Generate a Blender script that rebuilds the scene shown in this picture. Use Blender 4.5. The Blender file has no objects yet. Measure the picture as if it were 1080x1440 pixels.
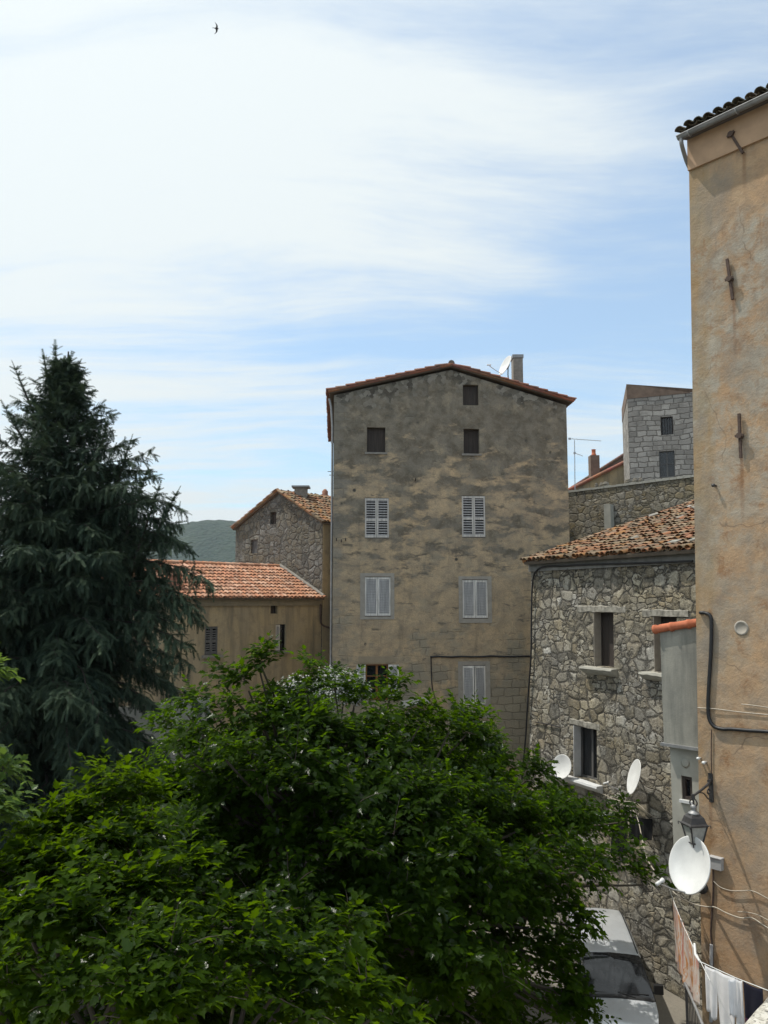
import bpy, math, random
import numpy as np
from mathutils import Vector, Matrix

# ------------------------------------------------------------------ camera, sky, sun, exposure
SC = bpy.context.scene
COL = SC.collection
R = math.radians
FPX, TILT, CZ = 1150.0, R(6.2), 10.5          # focal length in photo pixels, upward tilt, eye height
cam_d = bpy.data.cameras.new('camera')
cam = bpy.data.objects.new('camera', cam_d)
COL.objects.link(cam)
cam_d.sensor_fit = 'VERTICAL'
cam_d.sensor_height = 24.0
cam_d.lens = FPX / 1440 * 24.0
cam_d.clip_start = 0.05
cam_d.clip_end = 8000
cam.location = (0, 0, CZ)
cam.rotation_euler = (R(90) + TILT, 0, 0)
SC.camera = cam

SUN_EL, SUN_AZ = R(64), R(286)                # azimuth clockwise from +Y
SUNV = Vector((math.sin(SUN_AZ) * math.cos(SUN_EL), math.cos(SUN_AZ) * math.cos(SUN_EL), math.sin(SUN_EL)))
SKY_STRENGTH = 0.13

world = bpy.data.worlds.new('World')
SC.world = world
world.use_nodes = True

sun_d = bpy.data.lights.new('sun', 'SUN')
sun_d.energy = 3.6
sun_d.angle = R(0.6)
sun_d.color = (1.0, 0.95, 0.86)
sun = bpy.data.objects.new('sun', sun_d)
COL.objects.link(sun)
sun.rotation_euler = SUNV.to_track_quat('Z', 'Y').to_euler()
sun.location = (0, 0, 60)

SC.view_settings.view_transform = 'Standard'
SC.view_settings.look = 'None'
SC.view_settings.exposure = 0.0
SC.view_settings.gamma = 1.0
SC.render.engine = 'CYCLES'
SC.cycles.max_bounces = 8
SC.cycles.diffuse_bounces = 3
SC.cycles.glossy_bounces = 3
SC.cycles.transparent_max_bounces = 8
SC.cycles.use_denoising = True
SC.cycles.sample_clamp_indirect = 6

# ------------------------------------------------------------------ node helpers
class NT:
    def __init__(s, tree):
        s.t = tree
    def n(s, typ, ins=None, out=0, **props):
        nd = s.t.nodes.new(typ)
        for k, v in props.items():
            setattr(nd, k, v)
        for k, v in (ins or {}).items():
            sk = nd.inputs[k]
            if isinstance(v, bpy.types.NodeSocket):
                s.t.links.new(v, sk)
            else:
                sk.default_value = v
        return nd.outputs[out] if len(nd.outputs) else None
    def math(s, op, a, b=0.0, clamp=False):
        return s.n('ShaderNodeMath', {0: a, 1: b}, operation=op, use_clamp=clamp)
    def mix(s, f, a, b, blend='MIX'):
        a = (*a, 1) if isinstance(a, tuple) and len(a) == 3 else a
        b = (*b, 1) if isinstance(b, tuple) and len(b) == 3 else b
        return s.n('ShaderNodeMix', {0: f, 6: a, 7: b}, out=2, data_type='RGBA', blend_type=blend)
    def mr(s, v, a, b, c=0.0, d=1.0, smooth=False):
        return s.n('ShaderNodeMapRange', {0: v, 1: a, 2: b, 3: c, 4: d},
                   interpolation_type='SMOOTHSTEP' if smooth else 'LINEAR')
    def ramp(s, f, stops):
        o = s.n('ShaderNodeValToRGB', {0: f})
        cr = o.node.color_ramp
        while len(cr.elements) < len(stops):
            cr.elements.new(0.5)
        for e, (p, c) in zip(cr.elements, stops):
            e.position = p
            e.color = (*c, 1) if len(c) == 3 else c
        return o
    def noise(s, vec, scale, detail=4, rough=0.55, out=0, dist=0.0):
        return s.n('ShaderNodeTexNoise', {'Vector': vec, 'Scale': scale, 'Detail': detail,
                                           'Roughness': rough, 'Distortion': dist}, out=out)
    def vor(s, vec, scale, feature='F1', out='Distance', rnd=1.0):
        o = s.n('ShaderNodeTexVoronoi', {'Vector': vec, 'Scale': scale, 'Randomness': rnd}, feature=feature)
        return o.node.outputs[out]
    def mapping(s, vec, scale=(1, 1, 1), rot=(0, 0, 0), loc=(0, 0, 0)):
        return s.n('ShaderNodeMapping', {'Vector': vec, 'Scale': scale, 'Rotation': rot, 'Location': loc})
    def vadd(s, a, b):
        return s.n('ShaderNodeVectorMath', {0: a, 1: b}, operation='ADD')
    def vscale(s, a, k):
        return s.n('ShaderNodeVectorMath', {0: a, 'Scale': k}, operation='SCALE')
    def warp(s, vec, scale, amt, detail=2):
        c = s.n('ShaderNodeTexNoise', {'Vector': vec, 'Scale': scale, 'Detail': detail}, out=1)
        c = s.n('ShaderNodeVectorMath', {0: c, 1: (0.5, 0.5, 0.5)}, operation='SUBTRACT')
        return s.vadd(vec, s.vscale(c, amt))

def material(name, build):
    m = bpy.data.materials.new(name)
    m.use_nodes = True
    m.node_tree.nodes.clear()
    g = NT(m.node_tree)
    uv = g.n('ShaderNodeUVMap', uv_map='UVMap')
    pos = g.n('ShaderNodeTexCoord', out='Object')
    surf = build(g, uv, pos)
    g.n('ShaderNodeOutputMaterial', {'Surface': surf})
    return m

def bsdf(g, col, rough=0.85, bump=None, bstr=0.5, bdist=0.02, **kw):
    ins = {'Base Color': (*col, 1) if isinstance(col, tuple) and len(col) == 3 else col, 'Roughness': rough}
    if bump is not None:
        ins['Normal'] = g.n('ShaderNodeBump', {'Height': bump, 'Strength': bstr, 'Distance': bdist})
    ins.update(kw)
    return g.n('ShaderNodeBsdfPrincipled', ins)

def simple(name, col, rough=0.6, var=0.15, scale=8.0, **kw):
    def b(g, uv, pos):
        n = g.noise(pos, scale, 5, 0.6)
        c = g.mix(g.mr(n, 0.3, 0.7), tuple(x * (1 - var) for x in col), tuple(min(1, x * (1 + var)) for x in col))
        return bsdf(g, c, rough, **kw)
    return material(name, b)

# ------------------------------------------------------------------ sky with thin high cloud
def build_sky():
    g = NT(world.node_tree)
    world.node_tree.nodes.clear()
    sky = g.n('ShaderNodeTexSky', sky_type='NISHITA', sun_disc=False, sun_elevation=SUN_EL, sun_rotation=SUN_AZ)
    sn = sky.node
    sn.altitude = 200
    sn.air_density = 1.0
    sn.dust_density = 1.2
    sn.ozone_density = 1.2
    d = g.n('ShaderNodeTexCoord', out='Generated')
    sep = g.n('ShaderNodeSeparateXYZ', {0: d})
    x, y, z = sep.node.outputs
    den = g.math('ADD', g.math('MAXIMUM', z, 0.0), 0.14)
    p = g.n('ShaderNodeCombineXYZ', {0: g.math('DIVIDE', x, den), 1: g.math('DIVIDE', y, den), 2: 0.0})
    p = g.warp(p, 0.55, 0.7, 3)
    q = g.mapping(p, (0.36, 0.95, 1), (0, 0, R(-24)), (3.1, 1.7, 0))
    n1 = g.noise(q, 1.05, 7, 0.56)
    q2 = g.mapping(p, (0.42, 2.6, 1), (0, 0, R(16)), (0.4, 5.2, 0))
    n2 = g.noise(q2, 1.6, 7, 0.62)
    q3 = g.mapping(p, (0.9, 3.4, 1), (0, 0, R(-10)), (2.4, 0.3, 0))
    n3 = g.noise(q3, 2.2, 6, 0.65)
    c = g.math('ADD', g.math('MULTIPLY', n1, 0.52), g.math('ADD', g.math('MULTIPLY', n2, 0.32), g.math('MULTIPLY', n3, .16)))
    # the veil is thicker on the sun's side of the sky
    sd = g.n('ShaderNodeVectorMath', {0: d, 1: tuple(SUNV)}, out=1, operation='DOT_PRODUCT')
    c = g.math('ADD', c, g.mr(sd, 0.3, 0.8, -0.06, 0.10))
    c = g.math('ADD', c, g.mr(z, 0.0, 0.30, 0.17, 0.0))
    m = g.mr(c, 0.39, 0.60, 0.30, 0.98, smooth=True)
    bright = g.mr(sd, 0.3, 0.85, 6.9, 7.9)
    cc = g.n('ShaderNodeCombineColor', {0: g.math('MULTIPLY', bright, 0.93), 1: g.math('MULTIPLY', bright, 1.0), 2: g.math('MULTIPLY', bright, 1.01)})
    skyc = g.mix(1.0, sky, (1.12, 1.50, 1.60), 'MULTIPLY')
    col = g.mix(m, skyc, cc)
    bg = g.n('ShaderNodeBackground', {'Color': col, 'Strength': SKY_STRENGTH})
    g.n('ShaderNodeOutputWorld', {'Surface': bg})
build_sky()

# ------------------------------------------------------------------ geometry helpers
def ray(px, py):
    u, v = (px - 540) / FPX, (720 - py) / FPX
    return Vector((u, math.cos(TILT) - v * math.sin(TILT), math.sin(TILT) + v * math.cos(TILT)))

def at(px, py, Y):
    r = ray(px, py)
    k = Y / r.y
    return Vector((r.x * k, Y, CZ + r.z * k))

class Fac:
    """A vertical facade plane: u along it (metres), z up, off outwards towards the street."""
    def __init__(s, P0, P1, lean=0.0, zl=0.0, W=1.0):
        s.o = Vector((P0[0], P0[1], 0))
        e = Vector((P1[0] - P0[0], P1[1] - P0[1], 0))
        s.W = e.length
        s.t = e.normalized()
        s.n = Vector((s.t.y, -s.t.x, 0))
        s.lean, s.zl, s.lw = lean, zl, W
    def uz(s, px, py):
        r = ray(px, py)
        k = s.o.dot(s.n) / (r.x * s.n.x + r.y * s.n.y)
        p = Vector((r.x * k, r.y * k, 0))
        return (p - s.o).dot(s.t), CZ + r.z * k
    def pt(s, u, z, off=0.0):
        uu = u
        if s.lean:
            uu = u + s.lean * (z - s.zl) * max(0.0, 1 - u / s.lw)
        p = s.o + s.t * uu + s.n * off
        return Vector((p.x, p.y, z))
    def rect(s, x0, y0, x1, y1):
        u0, _ = s.uz(x0, (y0 + y1) / 2)
        u1, _ = s.uz(x1, (y0 + y1) / 2)
        _, z1 = s.uz((x0 + x1) / 2, y0)
        _, z0 = s.uz((x0 + x1) / 2, y1)
        return u0, u1, z0, z1

def base_of(o):
    while o.parent is not None:
        o = o.parent
    return Vector(o.location)

class MB:
    def __init__(s):
        s.v, s.f, s.uv, s.c = [], [], [], []
        s.sm = []
    def poly(s, pts, uv=None, col=None, smooth=False):
        i = len(s.v)
        pts = [Vector(p) for p in pts]
        s.v.extend(pts)
        s.f.append(tuple(range(i, i + len(pts))))
        if uv is None:
            n = Vector((0, 0, 0))
            for k in range(1, len(pts) - 1):
                n += (pts[k] - pts[0]).cross(pts[k + 1] - pts[0])
            if abs(n.z) > 0.75 * n.length:
                uv = [(p.x, p.y) for p in pts]
            else:
                h = Vector((-n.y, n.x, 0))
                h = h.normalized() if h.length > 1e-9 else Vector((1, 0, 0))
                uv = [(p.dot(h), p.z) for p in pts]
        s.uv.append(uv)
        s.c.append(col)
        s.sm.append(smooth)
    def box(s, p, a, b, c, col=None):
        p, a, b, c = Vector(p), Vector(a), Vector(b), Vector(c)
        if a.cross(b).dot(c) < 0:
            p, a = p + a, -a
        P = lambda i, j, k: p + a * i + b * j + c * k
        for q in (((0,0,0),(0,1,0),(1,1,0),(1,0,0)), ((0,0,1),(1,0,1),(1,1,1),(0,1,1)),
                  ((0,0,0),(1,0,0),(1,0,1),(0,0,1)), ((1,0,0),(1,1,0),(1,1,1),(1,0,1)),
                  ((1,1,0),(0,1,0),(0,1,1),(1,1,1)), ((0,1,0),(0,0,0),(0,0,1),(0,1,1))):
            s.poly([P(*t) for t in q], col=col)
    def abox(s, lo, hi, col=None):
        s.box(lo, (hi[0]-lo[0], 0, 0), (0, hi[1]-lo[1], 0), (0, 0, hi[2]-lo[2]), col)
    def grid(s, rows, uvs=None, col=None, closed=False, smooth=True):
        i0 = len(s.v)
        nr, nc = len(rows), len(rows[0])
        for r in rows:
            s.v.extend(Vector(p) for p in r)
        for a in range(nr - 1):
            for b in range(nc if closed else nc - 1):
                b2 = (b + 1) % nc
                s.f.append((i0 + a*nc + b, i0 + a*nc + b2, i0 + (a+1)*nc + b2, i0 + (a+1)*nc + b))
                if uvs:
                    s.uv.append([uvs[a][b], uvs[a][b2], uvs[a+1][b2], uvs[a+1][b]])
                else:
                    s.uv.append([(b/nc, a/nr), ((b+1)/nc, a/nr), ((b+1)/nc, (a+1)/nr), (b/nc, (a+1)/nr)])
                s.c.append(col)
                s.sm.append(smooth)
    def tube(s, pts, r, n=6, col=None, caps=True):
        pts = [Vector(p) for p in pts]
        rs = r if isinstance(r, (list, tuple)) else [r] * len(pts)
        rows = []
        t0 = (pts[1] - pts[0]).normalized()
        ref = Vector((0, 0, 1)) if abs(t0.z) < 0.9 else Vector((1, 0, 0))
        x = t0.cross(ref).normalized()
        for k, p in enumerate(pts):
            t = (pts[min(k+1, len(pts)-1)] - pts[max(k-1, 0)])
            if t.length < 1e-9:
                t = t0
            t = t.normalized()
            x = x - t * x.dot(t)
            x = x.normalized() if x.length > 1e-6 else t.orthogonal().normalized()
            y = t.cross(x)
            rows.append([p + (x * math.cos(2*math.pi*j/n) + y * math.sin(2*math.pi*j/n)) * rs[k] for j in range(n)])
        s.grid(rows, col=col, closed=True)
        if caps:
            s.poly(rows[0][::-1], col=col)
            s.poly(rows[-1], col=col)
    def lathe(s, prof, o, axis=(0, 0, 1), n=16, col=None):
        o, ax = Vector(o), Vector(axis).normalized()
        x = ax.orthogonal().normalized()
        y = ax.cross(x)
        rows = [[o + ax * h + (x * math.cos(2*math.pi*j/n) + y * math.sin(2*math.pi*j/n)) * r for j in range(n)] for r, h in prof]
        s.grid(rows, closed=True, col=col)
    def build(s, name, mat, parent=None, bevel=0.0, solid=0.0, smooth=None):
        base = base_of(parent) if parent is not None else Vector((0, 0, 0))
        me = bpy.data.meshes.new(name)
        me.from_pydata([tuple(p - base) for p in s.v], [], s.f)
        ul = me.uv_layers.new(name='UVMap')
        flat = np.array([c for f in s.uv for p in f for c in p], dtype=np.float32)
        ul.data.foreach_set('uv', flat)
        if any(c is not None for c in s.c):
            ca = me.color_attributes.new('tone', 'FLOAT_COLOR', 'CORNER')
            arr = []
            for f, c in zip(s.f, s.c):
                c = c or (1, 1, 1)
                arr.extend([c[0], c[1], c[2], 1.0] * len(f))
            ca.data.foreach_set('color', np.array(arr, dtype=np.float32))
        me.polygons.foreach_set('use_smooth', np.array(s.sm if smooth is None else [smooth] * len(s.f), dtype=bool))
        me.materials.append(mat)
        me.update()
        o = bpy.data.objects.new(name, me)
        COL.objects.link(o)
        if parent is not None:
            o.parent = parent
        if bevel:
            weld(o)
            b = o.modifiers.new('bevel', 'BEVEL')
            b.width, b.segments, b.limit_method = bevel, 2, 'ANGLE'
        if solid:
            weld(o)
            b = o.modifiers.new('solidify', 'SOLIDIFY')
            b.thickness, b.offset = solid, 0
        return o

def weld(o):
    w = o.modifiers.new('weld', 'WELD')
    w.merge_threshold = 0.0005

def tag(o, label=None, cat=None, group=None, kind=None):
    for k, v in (('label', label), ('category', cat), ('group', group), ('kind', kind)):
        if v:
            o[k] = v
    return o

def thing(name, label, cat, loc, group=None):
    o = bpy.data.objects.new(name, None)
    o.empty_display_size = 0.3
    COL.objects.link(o)
    o.location = loc
    return tag(o, label, cat, group)

def lerp(a, b, t):
    return a + (b - a) * t

def bez(pts, n=8):
    """Catmull-Rom through points."""
    P = [Vector(p) for p in pts]
    P = [P[0] * 2 - P[1]] + P + [P[-1] * 2 - P[-2]]
    out = []
    for i in range(1, len(P) - 2):
        a, b, c, d = P[i-1:i+3]
        for k in range(n):
            t = k / n
            out.append(0.5 * ((2*b) + (c-a)*t + (2*a-5*b+4*c-d)*t*t + (3*b-a-3*c+d)*t**3))
    out.append(P[-2])
    return out

# facade with holes and a free top line; top = list of (u, z) knots
def topz(top, u):
    for (a, za), (b, zb) in zip(top, top[1:]):
        if a - 1e-6 <= u <= b + 1e-6:
            return za + (zb - za) * (u - a) / (b - a)
    return top[0][1] if u < top[0][0] else top[-1][1]

def facade(mb, F, u0, u1, zb, top, holes, back=None, depth=6.0, step=1.6):
    us = {u0, u1} | {u for u, _ in top if u0 < u < u1}
    for h in holes:
        us |= {h[0], h[1]}
    us = sorted(u for u in us if u0 - 1e-6 <= u <= u1 + 1e-6)
    uv = lambda *q: [(a, b) for a, b in q]
    for a, b in zip(us, us[1:]):
        m = (a + b) / 2
        hs = sorted((h for h in holes if h[0] - 1e-6 < m < h[1] + 1e-6), key=lambda h: h[2])
        z = zb
        spans = []
        for h in hs:
            spans.append((z, h[2], False))
            z = h[3]
        spans.append((z, None, True))
        for s0, s1, last in spans:
            if last:
                ca, cb = topz(top, a), topz(top, b)
                q = [(a, s0), (b, s0), (b, cb), (a, ca)]
                mb.poly([F.pt(*w) for w in q], uv=q)
            elif s1 > s0 + 1e-6:
                q = [(a, s0), (b, s0), (b, s1), (a, s1)]
                mb.poly([F.pt(*w) for w in q], uv=q)
    for h in holes:
        a, b, c, d, dep = h[:5]
        mb.poly([F.pt(a, c), F.pt(a, c, -dep), F.pt(a, d, -dep), F.pt(a, d)], uv=[(a, c), (a + dep, c), (a + dep, d), (a, d)])
        mb.poly([F.pt(b, c), F.pt(b, d), F.pt(b, d, -dep), F.pt(b, c, -dep)], uv=[(b, c), (b, d), (b - dep, d), (b - dep, c)])
        mb.poly([F.pt(a, d), F.pt(a, d, -dep), F.pt(b, d, -dep), F.pt(b, d)], uv=[(a, d), (a, d - dep), (b, d - dep), (b, d)])
        mb.poly([F.pt(a, c), F.pt(b, c), F.pt(b, c, -dep), F.pt(a, c, -dep)], uv=[(a, c), (b, c), (b, c + dep), (a, c + dep)])
    B = (back if back is not None else -F.n) * depth
    tl, tr = topz(top, u0), topz(top, u1)
    L0, L1 = F.pt(u0, zb), F.pt(u0, tl)
    R0, R1 = F.pt(u1, zb), F.pt(u1, tr)
    mb.poly([L0, L1, L1 + B, L0 + B], uv=[(u0, zb), (u0, tl), (u0 - depth, tl), (u0 - depth, zb)])
    mb.poly([R0, R0 + B, R1 + B, R1], uv=[(u1, zb), (u1 + depth, zb), (u1 + depth, tr), (u1, tr)])
    bt = [(u, topz(top, u)) for u in sorted({u0, u1} | {u for u, _ in top if u0 < u < u1})]
    pts = [F.pt(u0, zb) + B] + [F.pt(*w) + B for w in bt] + [F.pt(u1, zb) + B]
    mb.poly(pts, uv=[(u0 + 30, zb)] + [(w[0] + 30, w[1]) for w in bt] + [(u1 + 30, zb)])
    for (a, za), (b, zb2) in zip(bt, bt[1:]):      # closes the top under the roof
        mb.poly([F.pt(a, za - .03), F.pt(b, zb2 - .03), F.pt(b, zb2 - .03) + B, F.pt(a, za - .03) + B])

def fbox(mb, F, u0, u1, z0, z1, o0, o1, col=None):
    P = [F.pt(u, z, o) for o in (o0, o1) for z in (z0, z1) for u in (u0, u1)]
    q = [(0, 1, 3, 2), (4, 6, 7, 5), (0, 4, 5, 1), (2, 3, 7, 6), (0, 2, 6, 4), (1, 5, 7, 3)]
    for f in q:
        pts = [P[i] for i in f]
        mb.poly(pts[::-1] if o1 < o0 else pts, col=col)

# canal tile roofs: every tile is a tapered half barrel, its own tone
def tiles(mb, E0, E1, up, palette, rng, pitch=0.21, row=0.36, r0=0.1, jit=1.0, seg=6, lift=0.0, skip=None):
    E0, E1, up = Vector(E0), Vector(E1), Vector(up)
    e = (E1 - E0)
    Wd = e.length
    e = e.normalized()
    H = up.length
    upn = up.normalized()
    nrm = e.cross(upn).normalized()
    if nrm.z < 0:
        nrm = -nrm
    nc, nr = max(1, round(Wd / pitch)), max(1, int(H / row))
    pitch = Wd / nc
    for i in range(nc + 1):
        for kind in (0, 1):
            if kind == 0 and i == nc:
                continue
            for j in range(nr):
                x = (i + (0.5 if kind == 0 else 0.0)) * pitch + rng.gauss(0, .008) * jit
                y = j * row + rng.gauss(0, .018) * jit - (0.04 if kind else 0.0)
                if skip and skip(x, y):
                    continue
                L = min(row + 0.11, H - y + 0.02)
                if L < .08:
                    continue
                yaw = rng.gauss(0, .035) * jit
                d = (upn + e * yaw).normalized()
                sd = d.cross(nrm).normalized()
                c = list(palette[int(rng.random() ** 1.0 * len(palette)) % len(palette)])
                k = rng.uniform(.75, 1.2)
                c = tuple(min(1, v * k) for v in c)
                if kind == 1:
                    c = tuple(v * .8 for v in c)
                base = E0 + e * x + upn * y + nrm * (lift + .02 + rng.gauss(0, .004) * jit)
                rows = []
                for q, rr, lf in ((0, r0, .055 if kind else .03), (L, r0 * .8, .012 if kind else -.012)):
                    cen = base + d * q + nrm * lf
                    line = []
                    for s in range(seg + 1):
                        a = math.pi * s / seg
                        h = math.sin(a) * rr * (.78 if kind else -.55) + (0 if kind else .03)
                        line.append(cen + sd * math.cos(a) * rr * (1 if kind else .95) + nrm * h)
                    rows.append(line)
                mb.grid(rows, col=c)
                if j == 0:                         # thickness of the eave tile's lip
                    cen = base + nrm * (.055 if kind else .03)
                    rows2 = []
                    for sc_ in (1.0, .84):
                        rows2.append([cen + sd * math.cos(math.pi*s/seg) * r0 * sc_ + nrm * (math.sin(math.pi*s/seg) * r0 * sc_ * (.78 if kind else -.55) + (0 if kind else .03)) for s in range(seg + 1)])
                    mb.grid(rows2, col=c, smooth=False)

def slab(mb, E0, E1, up, th=0.06, drop=0.0):
    E0, E1, up = Vector(E0), Vector(E1), Vector(up)
    n = (E1 - E0).cross(up).normalized()
    if n.z < 0:
        n = -n
    mb.box(E0 - n * (th + drop), E1 - E0, up, n * th)

# ------------------------------------------------------------------ materials
def rubble(name, stones, mortar, scale=2.6, bump=0.9, grime=None, moss=0.25, gap=0.05):
    def b(g, uv, pos):
        w = g.warp(uv, .7, 0.55, 2)
        w = g.warp(w, 3.0, 0.10, 3)
        w = g.warp(w, 14.0, 0.045, 3)
        m = g.mapping(w, (1.0, 1.3, 1))
        e1 = g.vor(m, scale, 'DISTANCE_TO_EDGE', 'Distance', 0.62)
        c1 = g.vor(m, scale, 'F1', 'Color', 0.62)
        m2 = g.mapping(w, (.9, 1.5, 1), (0, 0, R(4)), (.3, .7, 0))
        e2 = g.vor(m2, scale * 1.6, 'DISTANCE_TO_EDGE', 'Distance', 0.7)
        c2 = g.vor(m2, scale * 1.6, 'F1', 'Color', 0.7)
        sel = g.mr(g.noise(uv, 1.2, 4, .7), 0.52, 0.54)
        e = g.n('ShaderNodeMix', {0: sel, 2: e1, 3: g.math('MULTIPLY', e2, 1.2)}, data_type='FLOAT')
        cc = g.mix(sel, c1, c2)
        sp = g.n('ShaderNodeSeparateColor', {0: cc})
        r_, g_, b_ = sp.node.outputs
        k = len(stones)
        st = g.ramp(r_, [(i / max(1, k - 1), s_) for i, s_ in enumerate(stones)])
        fine = g.noise(uv, 15, 8, 0.78)
        grain = g.noise(uv, 34, 4, 0.7)
        mid = g.noise(uv, 5, 6, 0.7)
        big = g.noise(uv, .55, 4, .6)
        st = g.mix(g.mr(g_, 0, 1, 0.2, 0.9), g.mix(1.0, st, (.6, .59, .56), 'MULTIPLY'), st)
        st = g.mix(g.mr(fine, .40, .62, 0, .8), st, g.mix(1.0, st, (.42, .41, .38), 'MULTIPLY'))
        st = g.mix(g.mr(grain, .52, .7, 0, .6), st, (.60, .585, .54))
        edge = g.math('SUBTRACT', e, g.mr(fine, .35, .65, -0.03, gap))
        mm = g.mr(edge, 0.0, g.mr(big, .35, .65, .04, .11), 0, 1, smooth=True)
        mo = g.mix(g.mr(big, .42, .58), tuple(v * .62 for v in mortar), tuple(v * 1.5 for v in mortar))
        mo = g.mix(g.mr(mid, .4, .65, 0, .7), mo, tuple(v * .55 for v in mortar))
        mm = g.math('MAXIMUM', mm, g.mr(g.noise(uv, 1.3, 4, .7), .46, .62, 0, .55))
        st = g.mix(g.mr(g.noise(uv, .45, 4, .6, ), .42, .60, 0, .6), st, g.mix(1.0, st, (1.0, .89, .64), 'MULTIPLY'))
        col = g.mix(mm, mo, st)
        if moss:
            mk = g.mr(g.noise(g.mapping(uv, (1, .55, 1)), 1.9, 7, .72), .50, .66, 0, moss)
            col = g.mix(mk, col, (.06, .058, .05))
        if grime:
            zlo, zhi, amt, gc = grime
            z = g.n('ShaderNodeSeparateXYZ', {0: uv}).node.outputs[1]
            zz = g.math('ADD', z, g.mr(g.noise(g.mapping(uv, (1, .3, 1)), 1.6, 5, .6), .3, .7, -.5, .5))
            col = g.mix(g.mr(zz, zlo, zhi, 0, amt), col, gc)
        h = g.math('ADD', g.math('MULTIPLY', g.mr(edge, -0.02, 0.16, 0, 1, smooth=True), .8),
                   g.math('ADD', g.math('MULTIPLY', mid, .7), g.math('MULTIPLY', fine, .5)))
        h = g.math('ADD', h, g.math('MULTIPLY', b_, .3))
        return bsdf(g, col, .93, h, bump, .09)
    return material(name, b)

M = {}
M['rubble_pale'] = rubble('granite_rubble_pale', [(.21, .195, .165), (.52, .495, .44), (.38, .34, .26), (.78, .76, .70), (.27, .25, .21), (.52, .46, .36), (.66, .63, .56)],
                          (.075, .069, .058), 2.25, 1.0, None, .7, .06)
M['rubble_gable'] = rubble('granite_rubble_gable', [(.16, .15, .135), (.24, .225, .20), (.20, .17, .13), (.34, .33, .31), (.14, .13, .12)],
                           (.10, .095, .085), 2.2, 1.0, None, .45)
M['rubble_dark'] = rubble('rubble_dark', [(.25, .225, .17), (.44, .41, .34), (.35, .29, .18), (.54, .51, .45), (.21, .185, .145)],
                          (.14, .125, .095), 2.4, .9, None, .5)

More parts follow.
